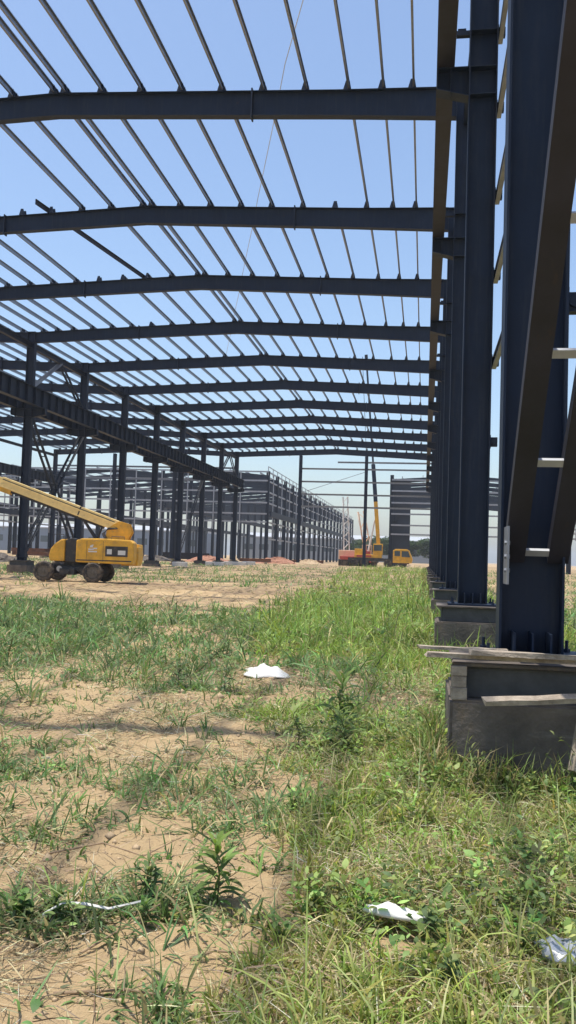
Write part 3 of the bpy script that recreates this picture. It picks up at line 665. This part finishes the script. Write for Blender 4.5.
def steel_stack(x, y, rz, n, L, m, label):
    t = thing('steel_stack', label, 'steel stack', (x, y, g1(x, y)), rz, 'stacks of material beyond the left columns')
    for q in (-.35, .35):
        b = MB(); b.box(q*L-.12, q*L+.12, -.9, .9, 0, .22); b.build('timber_block', M_wood, t)
    r = random.Random(n+x)
    for i in range(n):
        b = MB(); yy = -.7+(i % 3)*.6+r.uniform(-.05, .05); z = .45+(i//3)*.43; o_ = r.uniform(-.6, .6); b.isec((-L/2+o_, yy, z), (L/2+o_, yy, z), .42, .26, .02, .014, (0, 0, 1)); b.build('beam', m, t)
for a in ((-21, 109, .1, 3, 3.5, M_rust, 'rusty beams stacked low just right of the crane beam end'), (-31, 112, -.1, 6, 6, M_primer, 'dark beams stacked behind the last left columns'), (-39, 106, .05, 4, 5, M_rust, 'rusty beams stacked between the left columns'),
          (-46, 98, .1, 6, 4, M_rust, 'rusty beams stacked well behind the left columns'), (-34, 88, .0, 3, 8, M_gpale, 'pale purlins stacked behind the boom lift to its right'), (-43, 74, .1, 4, 4, M_rust, 'rusty beams stacked left of the boom lift in the background'), (-17, 127, .0, 3, 4, M_rust, 'rusty beams stacked before the receding girt frame')):
    steel_stack(*a)
def block(x, y, s, label):
    b = MB(); b.box(-s*.9, s*.9, -.3, .3, -.05, .38); o_ = b.build('concrete_block', M_white, None, (x, y, g1(x, y)), .1, .03); tag(o_, label, 'block', 'pale blocks by the left columns')
for i, (x, y, s) in enumerate(((-20.3, 84, 1.0), (-20.0, 92, 1.3), (-19.5, 97, .8), (-21.0, 74, .7))): block(x, y, s, ['pale block below the third last left column', 'long pale block below the second last left column', 'small pale block below the last left column', 'small pale block below the middle left columns'][i])
# pale beam on blocks at the left edge
bx0 = thing('steel_beam', 'pale steel beam lying on wooden blocks at the left edge beside the first column', 'beam', (-25.4, 42.5, g1(-24, 42.5)), .05)
b = MB(); b.isec((-5, 0, .75), (2.0, 0, .75), .4, .25, .02, .012, (0, 0, 1)); b.build('beam', M_cream, bx0)
for x in (-3.4, .9): b = MB(); b.box(x-.15, x+.15, -.5, .5, -.1, .27); b.box(x-.45, x+.45, -.12, .12, .271, .549); b.build('timber_block', M_wood, bx0)

# ------------------------------------------------------------------ rope under the roof
b = MB(); pts = []
A = Vector((-3.99, 22.45, 14.72)); B = Vector((-14.87, 61.67, 14.62))
for i in range(15):
    t = i/14; p = A.lerp(B, t); p.z -= .12*math.sin(math.pi*t*5)**2; pts.append(p)
b.tube([A+Vector((1.0, -3.0, .1))]+pts, .012, 5); tag(b.build('safety_rope', M_rope), 'thin pale rope strung slantwise across the roof purlins', 'rope')

# ------------------------------------------------------------------ planks on the nearest pedestal
def plank(name, A, B, wd, th, label, m=M_wood, roll=0):
    A = Vector(A); B = Vector(B); c = (A+B)/2; d = (B-A); L = d.length; d.normalize()
    b = MB(); n = 7; vs = []; r = random.Random(label)
    for i in range(n):
        x = -L/2+L*i/(n-1); e = .006
        for (y, z) in ((-wd/2, 0), (wd/2, 0), (wd/2, th), (-wd/2, th)): vs.append((x+r.uniform(-1, 1)*(.015 if i in (0, n-1) else 0), y+r.uniform(-e, e), z+r.uniform(-e, e)*.6))
    fs = [(0, 1, 2, 3), tuple((n-1)*4+q for q in (3, 2, 1, 0))]
    for i in range(n-1):
        for q in range(4): fs.append((i*4+q, i*4+(q+1) % 4, i*4+4+(q+1) % 4, i*4+4+q))
    b.add(vs, fs); o = b.build(name, m)
    o.location = c; q = Vector((1, 0, 0)).rotation_difference(d); o.rotation_mode = 'QUATERNION'; o.rotation_quaternion = q @ Matrix.Rotation(roll, 3, 'X').to_quaternion()
    return tag(o, label, 'plank', 'loose planks on the nearest pedestal')
plank('wooden_plank', (.03, 6.34, .875), (1.9, 6.42, .862), .12, .03, 'long grey plank across the front of the nearest pedestal, sticking out left')
plank('wooden_plank', (-.02, 6.56, .905), (.62, 6.62, .9), .1, .022, 'thin pale slat poking left behind the long front plank over the grass')
plank('wooden_plank', (.33, 6.27, .91), (1.65, 6.36, .893), .09, .03, 'brownish plank lying on top of the long front plank against the column foot')
plank('wooden_plank', (.42, 6.08, .6), (1.45, 6.1, .69), .08, .035, 'rough plank leaning at the dark gap below the top slab', roll=.3)
plank('wooden_plank', (1.02, 6.0, .2), (1.16, 6.12, .93), .12, .05, 'short broken board standing upright at the right end of the pedestal')
b = MB(); b.box(-.055, .055, -.05, .05, 0, .085); b.box(-.05, .05, -.045, .055, .086, .165); b.box(-.055, .052, -.05, .05, .166, .235)
tag(b.build('wood_block', M_wood, None, (.262, 6.36, .584), .05, .006), 'stack of small wood blocks wedged at the left corner of the nearest pedestal', 'wood blocks')

# ------------------------------------------------------------------ vegetation density
def blob(X, Y, x, y, rx_, ry_): return np.exp(-(((X-x)/rx_)**2+((Y-y)/ry_)**2))
bY = [0, 2.7, 3.2, 4.6, 6, 8.2, 9.5, 11, 14, 20, 30, 60, 130]; bX = [-.6, -.72, -.62, -.6, -1.05, -1.5, -1.35, -1.7, -2.6, -3.7, -4.3, -6, -9]
def density(X, Y):
    n1 = fbm(X*1.3, Y*1.3, 21); n2 = fbm(X*4, Y*4, 31); n3 = fbm(X*.5, Y*.5, 41)
    e = np.interp(Y, bY, bX)+(n1-.5)*1.1*np.clip(Y/8, .5, 2.5)
    right = sstep(-.25, .25, (X-e)/np.clip(Y/8, .6, 3))*(1-sstep(1.5, 4.5, X)*.75)
    right = right*(1-1.0*sstep(.2, .5, blob(X, Y, -1.55, 11.0, 1.0, 1.9)))*(1-.95*sstep(.25, .6, blob(X, Y, -.35, 9.4, .6, .8)))*(1-.5*blob(X, Y, -.75, 6.0, .3, .5))
    right = right*sstep(.2, .42, n2+.2*n1)
    lm = sstep(9.6, 11.2, Y-.25*(X+3)+(n1-.5)*2)*(1-sstep(20.5, 25.5, Y+.15*(X+8)+(n1-.5)*5))*(X < e+1)
    lm = lm*(1-.9*blob(X, Y, -3.9, 10.9, 1.0, .5))*(1-.85*blob(X, Y, -3.7, 14.2, .9, 1.3))*(1-.85*blob(X, Y, -6.8, 21.8, 1.6, 2.0))*(1-.8*blob(X, Y, -4.6, 16.8, .8, 1.2))
    lm = lm*(1-sstep(.3, .6, blob(X, Y, -2.05, 11.2, .5, .9)))
    lm = lm*sstep(.25, .45, n2*.6+n1*.4)
    cl = .5*blob(X, Y, -1.75, 5.9, .35, .4)+.5*blob(X, Y, -1.2, 6.3, .3, .3)+.5*blob(X, Y, -.95, 5.1, .3, .25)+1.2*blob(X, Y, -2.6, 9.9, .8, .45)+.9*blob(X, Y, -1.75, 8.6, .3, .4)+1.6*blob(X, Y, -1.5, 3.58, .24, .16)+1.5*blob(X, Y, -1.2, 3.85, .26, .18)+.8*blob(X, Y, -.85, 3.0, .3, .15)+.9*blob(X, Y, -2.9, 6.0, .5, .6)+.5*blob(X, Y, -2.2, 4.4, .5, .3)+.45*blob(X, Y, -1.35, 5.6, .25, .4)
    far = sstep(38, 41, Y)*(1-sstep(75, 120, Y))*sstep(.42, .6, n3*.5+n1*.5)*.8
    fr = sstep(41, 44, Y+(n1-.5)*3)*(1-sstep(58, 66, Y))*(X < -8)*sstep(.35, .55, n1*.5+n3*.5)*.95
    sp = .16*sstep(.5, .66, n2*.5+n1*.5)*(Y < 11)+.025*(Y < 14)+.005
    return np.clip(np.maximum.reduce([right, lm*.95, cl*sstep(.2, .5, n2), far, fr, sp]), 0, 1), right
def scatter(n, y0, y1, p, mx=1.3):
    """points with density falling as Y^-p over the fan of ground the photograph looks at, plus a margin on both sides"""
    u = rng.uniform(size=n); q = 2-p
    Y = (y0**q+u*(y1**q-y0**q))**(1/q); X = rng.uniform(-1, 1, n); lo = -.5*Y-mx; hi = np.minimum(.3*Y+mx, 6+.1*Y); X = lo+(X*.5+.5)*(hi-lo)
    # fan width already grows with Y
    return X, Y
def pick(base, n, v=.25, h=.12):
    c = np.array(base)[None]*np.exp(rng.normal(0, v, (n, 1)))*np.exp(rng.normal(0, h, (n, 3))); return np.clip(c, .005, .7)
def free(X, Y):      # keep plants out of the pedestals
    ok = (((X+.07)/.15)**2+((Y-3.76)/.11)**2 > 1)
    for k in range(1, 14): ok &= ~((np.abs(X-XRC) < .64) & (np.abs(Y-fy(k)) < .64))
    return ok
def grass(n, y0, y1, p, nb, Lr, Wr, clump_r, kind):
    X, Y = scatter(n, y0, y1, p); d, rgt = density(X, Y)
    keep = (rng.uniform(size=n) < d) & free(X, Y); X = X[keep]; Y = Y[keep]; rgt = rgt[keep]; N = len(X)
    k = rng.integers(nb[0], nb[1], N); X = np.repeat(X, k); Y = np.repeat(Y, k); rgt = np.repeat(rgt, k); hv = np.repeat(np.clip(np.exp(rng.normal(-.08, .4, N)), .3, 1.9), k); cv = np.repeat(np.exp(rng.normal(0, .22, (N, 1)))*np.exp(rng.normal(0, .1, (N, 3))), k, axis=0); n = len(X)
    lod = np.clip(Y/10, 1, 4)
    a = rng.uniform(0, 6.28, n); r = clump_r*np.sqrt(rng.uniform(size=n))*lod**.6
    X = X+r*np.cos(a); Y = Y+r*np.sin(a); Z = ground(X, Y)-.008
    L = rng.uniform(*Lr, n)*hv*np.where(rgt > .5, 1, 1.12)*(1+.5*sstep(9, 16, Y)*rgt)*(.45+1.1*fbm(X*1.1, Y*1.1, 95))*(1-.6*blob(X, Y, -1.7, 9.9, .9, 1.7)); W = rng.uniform(*Wr, n)*lod**.85*np.where(rgt > .5, 1, 1.2)
    az = a+rng.normal(0, .9, n); th = np.abs(rng.normal(.55, .45, n))+.22*(rgt < .5); cu = rng.normal(1.15, .7, n)
    v = strips(np.stack([X, Y, Z], -1), az, th, cu, L, W, 3, BLADEP, rng.normal(0, .5, n))
    gcol = np.where(rgt[:, None] > .5, np.array([.205, .285, .066])+np.clip(1-Y/9, 0, 1)[:, None]*np.array([.075, .04, .02]), np.array([.125, .20, .068]))
    gcol = gcol*np.exp(rng.normal(0, .18, (n, 1)))*cv
    yl = rng.uniform(size=n) < np.where(rgt > .5, .14*np.clip(1.6-Y/14, .2, 1.2), .08); gcol[yl] = np.array([.42, .35, .18])*np.exp(rng.normal(0, .25, (yl.sum(), 1)))
    return v, np.clip(gcol, .005, .7)
def stalks(n, y0, y1):      # long pale arching stems above the mat
    X, Y = scatter(n, y0, y1, 1.1); d, rgt = density(X, Y); keep = (rng.uniform(size=n) < np.maximum(rgt*.9, d*.5)*sstep(.35, .6, fbm(X*1.2, Y*1.2, 88))) & free(X, Y); X = X[keep]; Y = Y[keep]; n = len(X); lod = np.clip(Y/8, 1, 4)
    v = strips(np.stack([X, Y, ground(X, Y)], -1), rng.uniform(0, 6.28, n), np.abs(rng.normal(.5, .35, n)), rng.normal(1.3, .5, n), rng.uniform(.18, .48, n), rng.uniform(.004, .009, n)*lod, 5, [.7, 1, 1, .9, .7], rng.normal(0, .5, n))
    c = np.array([.30, .32, .12])[None]*np.exp(rng.normal(0, .3, (n, 1)))*np.exp(rng.normal(0, .12, (n, 3))); return v, np.clip(c, .01, .7)
def border():      # rank grass along the foot of the pedestals
    P = []
    for k in range(1, 14):
        m = int((900 if k == 1 else 1300)/(1+.25*(k-1))); a = rng.uniform(0, 1, m); c = XRC-.66-np.abs(rng.normal(0, .12, m)); d_ = fy(k)+rng.uniform(-.8, .8, m)
        f = a < .55; c = np.where(f, XRC+rng.uniform(-.75, .7, m), c); d_ = np.where(f, fy(k)-.66-np.abs(rng.normal(0, .14, m)), d_); P.append(np.stack([c, d_], -1))
    P = np.concatenate(P); X, Y = P[:, 0], P[:, 1]; n = len(X); lod = np.clip(Y/10, 1, 4)
    v = strips(np.stack([X, Y, ground(X, Y)-.01], -1), rng.uniform(0, 6.28, n), np.abs(rng.normal(.35, .3, n)), rng.normal(1.0, .6, n), rng.uniform(.14, .42, n)*np.where(Y > 10, 1.05, 1), rng.uniform(.006, .013, n)*lod**.8, 3, BLADEP, rng.normal(0, .5, n))
    c = np.array([.17, .22, .065])[None]*np.exp(rng.normal(0, .28, (n, 1)))*np.exp(rng.normal(0, .1, (n, 3))); y_ = rng.uniform(size=n) < .2; c[y_] = np.array([.40, .32, .16]); return v, np.clip(c, .005, .7)
GB = [border(), stalks(5000, 2.3, 9), stalks(3500, 8, 32), grass(24000, 2.3, 10, 1.0, (4, 10), (.05, .15), (.005, .013), .05, 0), grass(17000, 8, 30, 1.2, (4, 9), (.12, .3), (.008, .017), .09, 0), grass(9000, 24, 110, 1.2, (5, 9), (.14, .32), (.007, .014), .22, 0)]
tag(put('green_grass', strip_mesh('green_grass', GB, M_leaf)), 'ragged green grass growing over the sandy ground and along the right columns', 'grass', kind='stuff')
def straw(n, y0, y1, p, Lr, base):
    X, Y = scatter(n, y0, y1, p); d, rgt = density(X, Y)
    keep = (rng.uniform(size=n) < np.clip(.05+.55*sstep(.45, .62, fbm(X*2, Y*2, 61))+.45*rgt*sstep(.35, .65, fbm(X*1.7, Y*1.7, 66))+.25*d, 0, 1)) & free(X, Y); X = X[keep]; Y = Y[keep]; n = len(X); rgt = rgt[keep]
    Z = ground(X, Y)+rng.uniform(.002, .02, n)+rgt*rng.uniform(0, .05, n); lod = np.clip(Y/8, 1, 4)
    v = strips(np.stack([X, Y, Z], -1), rng.uniform(0, 6.28, n), rng.normal(1.45, .16, n), rng.normal(.1, .35, n), rng.uniform(*Lr, n)*lod**.3, rng.uniform(.002, .0055, n)*lod, 3, BLADEP, rng.normal(0, .6, n))
    c = np.array(base)[None]*np.exp(rng.normal(0, .35, (n, 1)))*np.exp(rng.normal(0, .08, (n, 3)))
    dk = rng.uniform(size=n) < np.where(rgt > .5, .25, .5); c[dk] *= .3
    return v, np.clip(c, .01, .6)
SB = [straw(150000, 2.3, 12, 1.0, (.04, .2), (.5, .42, .25)), straw(40000, 10, 40, 1.3, (.1, .3), (.44, .36, .2))]
tag(put('dry_straw', strip_mesh('dry_straw', SB, M_dry)), 'flattened dry straw and dead stems littering the ground', 'dry grass', kind='stuff')
# low broad-leaved ground weeds in the right strip
def groundweeds(n, y0, y1, p, lf):
    X, Y = scatter(n, y0, y1, p); d, rgt = density(X, Y); nz = fbm(X*1.8, Y*1.8, 91)
    keep = (rng.uniform(size=n) < rgt*sstep(.42, .58, nz)+.02*d) & free(X, Y); X = X[keep]; Y = Y[keep]; N = len(X); k = rng.integers(7, 16, N); hh = np.repeat(rng.uniform(.05, .22, N), k)
    cv = np.repeat(np.exp(rng.normal(-.08, .38, (N, 1)))*np.exp(rng.normal(0, .12, (N, 3))), k, axis=0)
    X = np.repeat(X, k); Y = np.repeat(Y, k); n = len(X); a = rng.uniform(0, 6.28, n); lod = np.clip(Y/8, 1, 4); r = .07*np.sqrt(rng.uniform(size=n))*lod**.5
    X = X+r*np.cos(a); Y = Y+r*np.sin(a); Z = ground(X, Y)+hh*rng.uniform(.1, 1, n)*(1+.5*sstep(9, 14, Y))
    L = rng.uniform(*lf, n)*lod**.6
    v = strips(np.stack([X, Y, Z], -1), a+rng.normal(0, .6, n), rng.normal(1.15, .35, n), rng.normal(.5, .4, n), L, L*rng.uniform(.35, .6, n), 4, LEAFP, rng.normal(0, .3, n))
    return v, np.clip(np.array([.19, .265, .075])[None]*cv*np.exp(rng.normal(0, .2, (n, 1))), .005, .6)
tag(put('low_weeds', strip_mesh('low_weeds', [groundweeds(8500, 2.3, 10, 1.0, (.02, .06)), groundweeds(2400, 2.3, 7, 1.0, (.032, .062)), groundweeds(6500, 9, 40, 1.2, (.03, .07))], M_leaf)), 'low broad-leaved weeds mixed through the grass at right', 'weeds', kind='stuff')
# clods and pebbles
def clods(n):
    X, Y = scatter(n, 2.3, 26, 1.3); ph = rng.uniform(size=(n, 6, 1))*.5+.75; s = np.exp(rng.normal(-4.7, .55, n))*np.clip(Y/6, 1, 2.5)
    oc = np.array([(1, 0, 0), (0, 1, 0), (-1, 0, 0), (0, -1, 0), (0, 0, .7), (0, 0, -.6)], float)
    v = oc[None]*ph*s[:, None, None]; a = rng.uniform(0, 6.28, n); ca, sa = np.cos(a)[:, None], np.sin(a)[:, None]
    v = np.stack([v[..., 0]*ca-v[..., 1]*sa, v[..., 0]*sa+v[..., 1]*ca, v[..., 2]], -1)+np.stack([X, Y, ground(X, Y)], -1)[:, None]
    f = np.array([(0, 1, 4), (1, 2, 4), (2, 3, 4), (3, 0, 4), (1, 0, 5), (2, 1, 5), (3, 2, 5), (0, 3, 5)]); F = (np.arange(n)[:, None, None]*6+f[None]).reshape(-1, 3)
    me = bpy.data.meshes.new('soil_clods'); me.vertices.add(n*6); me.vertices.foreach_set('co', v.ravel()); me.loops.add(F.size); me.loops.foreach_set('vertex_index', F.astype(np.int32).ravel())
    me.polygons.add(len(F)); me.polygons.foreach_set('loop_start', np.arange(0, F.size, 3, dtype=np.int32)); me.update(); me.materials.append(M_pebble); return me
tag(put('soil_clods', clods(14000)), 'small sandy clods and pebbles scattered over the bare soil', 'soil clods', kind='stuff')

# ------------------------------------------------------------------ single weeds
def weed(x, y, h, nl, L, label, wd=.22, col=(.08, .15, .035), lean=(0, 0), branches=0, name='leafy_weed'):
    z = g1(x, y); t = thing(name, label, 'weed', (x, y, z)); r = np.random.default_rng(int(1000*abs(x)+77*y))
    stems = [((0, 0, -.02), (lean[0]*.2+.012, lean[1]*.5-.01, h*.5), (lean[0], lean[1], h))]
    for i in range(branches):
        a = 2.4*i+.5; q = .25+.5*i/max(1, branches); s = Vector((lean[0]*q, lean[1]*q, h*q)); rr = h*r.uniform(.3, .5)
        stems.append((s, s+Vector((math.cos(a)*rr*.5, math.sin(a)*rr*.5, rr*.45)), s+Vector((math.cos(a)*rr, math.sin(a)*rr, rr*.7))))
    b = MB(); roots = []; azs = []; ths = []; Ls = []
    for i, s in enumerate(stems):
        b.tube([Vector(p) for p in s], [.005, .004, .0015] if i == 0 else [.003, .002, .001], 6)
        n = nl if i == 0 else max(5, nl//3)
        for j in range(n):
            tt = .12+.88*j/(n-1); s0, s1, s2 = [Vector(p) for p in s]; P = s0.lerp(s1, tt*2) if tt < .5 else s1.lerp(s2, tt*2-1)
            roots.append(P); azs.append(2.4*j+i+r.normal(0, .3)); ths.append((1.35-.95*tt**1.7)+r.normal(0, .12)); Ls.append(L*(1-.45*abs(tt-.5)*1.6)*r.uniform(.5, 1.2)*(1 if i == 0 else .75))
    st = b.build('stem', M_leaf, t); at = st.data.attributes.new('tint', 'FLOAT_COLOR', 'POINT'); at.data.foreach_set('color', np.tile([.11, .13, .05, 1], len(st.data.vertices)).astype(np.float32))
    n = len(roots); Ls = np.array(Ls); tip = np.array([p.z for p in roots])/h
    c = np.array(col)[None]*np.exp(r.normal(0, .2, (n, 1)))*(1+.7*np.clip(tip-.75, 0, 1)[:, None]*3*np.array([1.3, 1, .4]))
    old = r.uniform(size=n) < .14; c[old] = np.array([.2, .24, .07])*r.uniform(.7, 1.1, (old.sum(), 1))
    v = strips(np.array([tuple(p) for p in roots]), np.array(azs), np.array(ths), r.uniform(.7, 1.7, n), Ls, Ls*wd, 4, LEAFP, r.normal(0, .25, n))
    put('leaves', strip_mesh('leaves', [(v, np.clip(c, .005, .6))], M_leaf), t); return t
weed(-.88, 3.92, .27, 24, .18, 'bright green lance-leaved weed standing alone on the bare sand in the foreground', .2, (.13, .21, .05), (-.02, 0), 3)
weed(-1.62, 3.52, .13, 14, .08, 'round-leaved weed in the dark tuft at the lower left edge', .75, (.07, .15, .03), (0, 0), 3)
weed(-1.52, 3.58, .12, 28, .11, 'narrow-leaved weed just right of the round-leaved one in the lower left tuft', .2, (.07, .12, .03), (.03, 0), 4)
weed(-1.2, 3.85, .17, 22, .13, 'dark bushy weed immediately left of the bright lance-leaved weed', .2, (.09, .14, .045), (.02, 0), 5)
weed(-1.12, 3.62, .1, 18, .08, 'small weed below the dark bushy weed on the sand', .3, (.08, .14, .04), (0, 0), 3)
weed(-.72, 7.6, .5, 26, .26, 'tall upright weed in the middle of the grass below the bare patch', .2, (.15, .23, .06), (.06, 0), 5)
weed(-.58, 6.9, .32, 20, .2, 'shorter bushy weed right in front of the tall middle weed', .2, (.15, .22, .06), (-.05, 0), 4)
weed(-.95, 7.0, .3, 18, .22, 'spreading weed left of the short bushy weed at the grass border', .18, (.16, .23, .07), (-.07, 0), 4)
weed(.98, 6.02, .5, 16, .08, 'thin pale weed growing in front of the nearest pedestal at right', .45, (.14, .17, .08), (.06, 0), 5)
weed(.38, 5.95, .36, 14, .1, 'small weed at the left foot of the nearest pedestal', .2, (.13, .16, .06), (-.06, 0), 3)
weed(-2.75, 9.8, .35, 26, .2, 'dark green spiky weed clump left of the white sack', .14, (.08, .13, .05), (0, 0), 6)
weed(-2.2, 9.75, .3, 24, .2, 'dark spiky weed just below the white sack', .14, (.08, .13, .05), (.03, 0), 6)
weed(.05, 3.75, .16, 14, .09, 'broad-leaved weed right of the white foam chunk', .5, (.08, .13, .045), (0, 0), 4)
weed(.12, 3.4, .14, 12, .08, 'broad-leaved weed below the white foam chunk near the bottom edge', .5, (.09, .14, .05), (0, 0), 4)
weed(.42, 3.72, .14, 10, .09, 'single broad-leaved weed beside the grey plastic sheet', .45, (.12, .2, .04), (0, 0), 2)

# ------------------------------------------------------------------ litter
def crumple(name, x, y, sx, sy, h, label, cat, m, rz=0, seed=1, lift=.0):
    n = 15; r = np.random.default_rng(seed); vs = []; fs = []
    P = [r.normal(size=2)*5 for _ in range(4)]
    for side in (0, 1):
        for j in range(n):
            for i in range(n):
                u = i/(n-1)*2-1; v = j/(n-1)*2-1; e = max(0, 1-abs(u)**3)*max(0, 1-abs(v)**3)
                q = .5+.5*math.sin(3.1*u+P[0][0]+2*v)*math.cos(2.3*v+P[1][0])+.3*math.sin(7*u-5*v+P[2][0])+.15*r.normal()
                wob = 1+.12*math.sin(4*v+P[3][0]); hh = h*e*(.45+.55*q)
                vs.append((u*sx*wob+.05*sx*math.sin(5*v), v*sy*(1+.12*math.sin(3*u+P[3][1])), (hh+.012+lift) if side == 0 else lift))
    for j in range(n-1):
        for i in range(n-1):
            a = j*n+i; fs += [(a, a+1, a+n+1, a+n), (n*n+a, n*n+a+n, n*n+a+n+1, n*n+a+1)]
    for i in range(n-1):
        for (a, c) in ((i, i+1), ((n-1)*n+i+1, (n-1)*n+i), ((i+1)*n, i*n), (i*n+n-1, (i+1)*n+n-1)): fs.append((c, a, n*n+a, n*n+c))
    b = MB(); b.add(vs, fs); o = b.build(name, m, None, (x, y, g1(x, y)+.01), rz); o.data.polygons.foreach_set('use_smooth', [True]*len(o.data.polygons)); return tag(o, label, cat)
crumple('white_sack', -2.05, 11.55, .27, .36, .1, 'crumpled white plastic sack lying on the bare earth in mid field', 'sack', M_white, .4, 3)
crumple('foam_chunk', -.08, 3.84, .125, .035, .035, 'white foam chunk lying in the grass near the bottom', 'foam', M_white, -.25, 5, .075)
M_film = mat('grey_film', (.4, .42, .46), .25, 0, .3, 14)
crumple('plastic_sheet', .58, 3.66, .085, .1, .045, 'grey glossy plastic scrap at the lower right edge', 'plastic scrap', M_film, .3, 9, .07)
b = MB(); pts = [(-1.52, 3.5, 0), (-1.46, 3.56, 0), (-1.38, 3.6, 0), (-1.28, 3.62, 0), (-1.16, 3.69, 0)]; vs = []; fs = []
for i, (x, y, _) in enumerate(pts):
    wv = [.002, .004, .005, .003, .0015][i]; z = g1(x, y)+[.045, .085, .085, .075, .06][i]; vs += [(x+1.4, y-wv-3.6, z), (x+1.4, y+wv-3.6, z+.006), (x+1.4, y+wv-3.6, z+.009), (x+1.4, y-wv-3.6, z+.003)]
for i in range(4):
    for q in range(4): fs.append((i*4+q, i*4+(q+1) % 4, i*4+4+(q+1) % 4, i*4+4+q))
fs += [(3, 2, 1, 0), (16, 17, 18, 19)]; b.add(vs, fs); tag(b.build('paper_strip', M_white, None, (-1.4, 3.6, 0)), 'thin white paper strip caught on the dark tuft at lower left', 'paper strip')
def stick(pts, r, label):
    P = [Vector((x, y, g1(x, y)+z)) for x, y, z in pts]; c = P[0].copy(); b = MB(); b.tube([p-c for p in P], [r*(1-.5*i/(len(P)-1)) for i in range(len(P))], 6)
    tag(b.build('dry_stick', M_stick, None, c), label, 'stick', 'dry sticks on the bare sand')
stick([(-.87, 3.42, .01), (-.78, 3.44, .03), (-.64, 3.5, .02), (-.52, 3.55, .015)], .006, 'dark curved stick on the sand below the bright lance-leaved weed')
stick([(-1.95, 4.35, .0), (-1.93, 4.4, .12), (-1.9, 4.45, .21)], .005, 'short upright twig poking from the sand above the lower left tuft')
stick([(-1.85, 4.28, .01), (-1.6, 4.4, .05), (-1.35, 4.3, .03), (-1.2, 4.5, .09)], .005, 'long bent twig lying above the white paper strip')
stick([(-1.3, 3.35, .01), (-1.2, 3.5, .03), (-1.08, 3.7, .07)], .005, 'pale twig slanting beside the white paper strip')
stick([(-1.25, 3.0, .01), (-1.0, 3.05, .02), (-.8, 3.1, .01)], .006, 'straight twig lying flat on the sand at the bottom edge')
# ------------------------------------------------------------------ haze
HAZE = .0004
b = MB(); b.box(-2000, 2000, -450, 3100, -30, 40.0)
hm = bpy.data.materials.new('haze_air'); hm.use_nodes = True; t = hm.node_tree; t.nodes.remove(t.nodes['Principled BSDF'])
vp = t.nodes.new('ShaderNodeVolumePrincipled'); vp.inputs['Density'].default_value = HAZE; vp.inputs['Color'].default_value = (.9, .94, 1, 1); vp.inputs['Anisotropy'].default_value = .2
t.links.new(vp.outputs[0], t.nodes['Material Output'].inputs['Volume'])
if HAZE: tag(b.build('haze', hm), 'pale haze over the distant site', 'haze', kind='stuff')
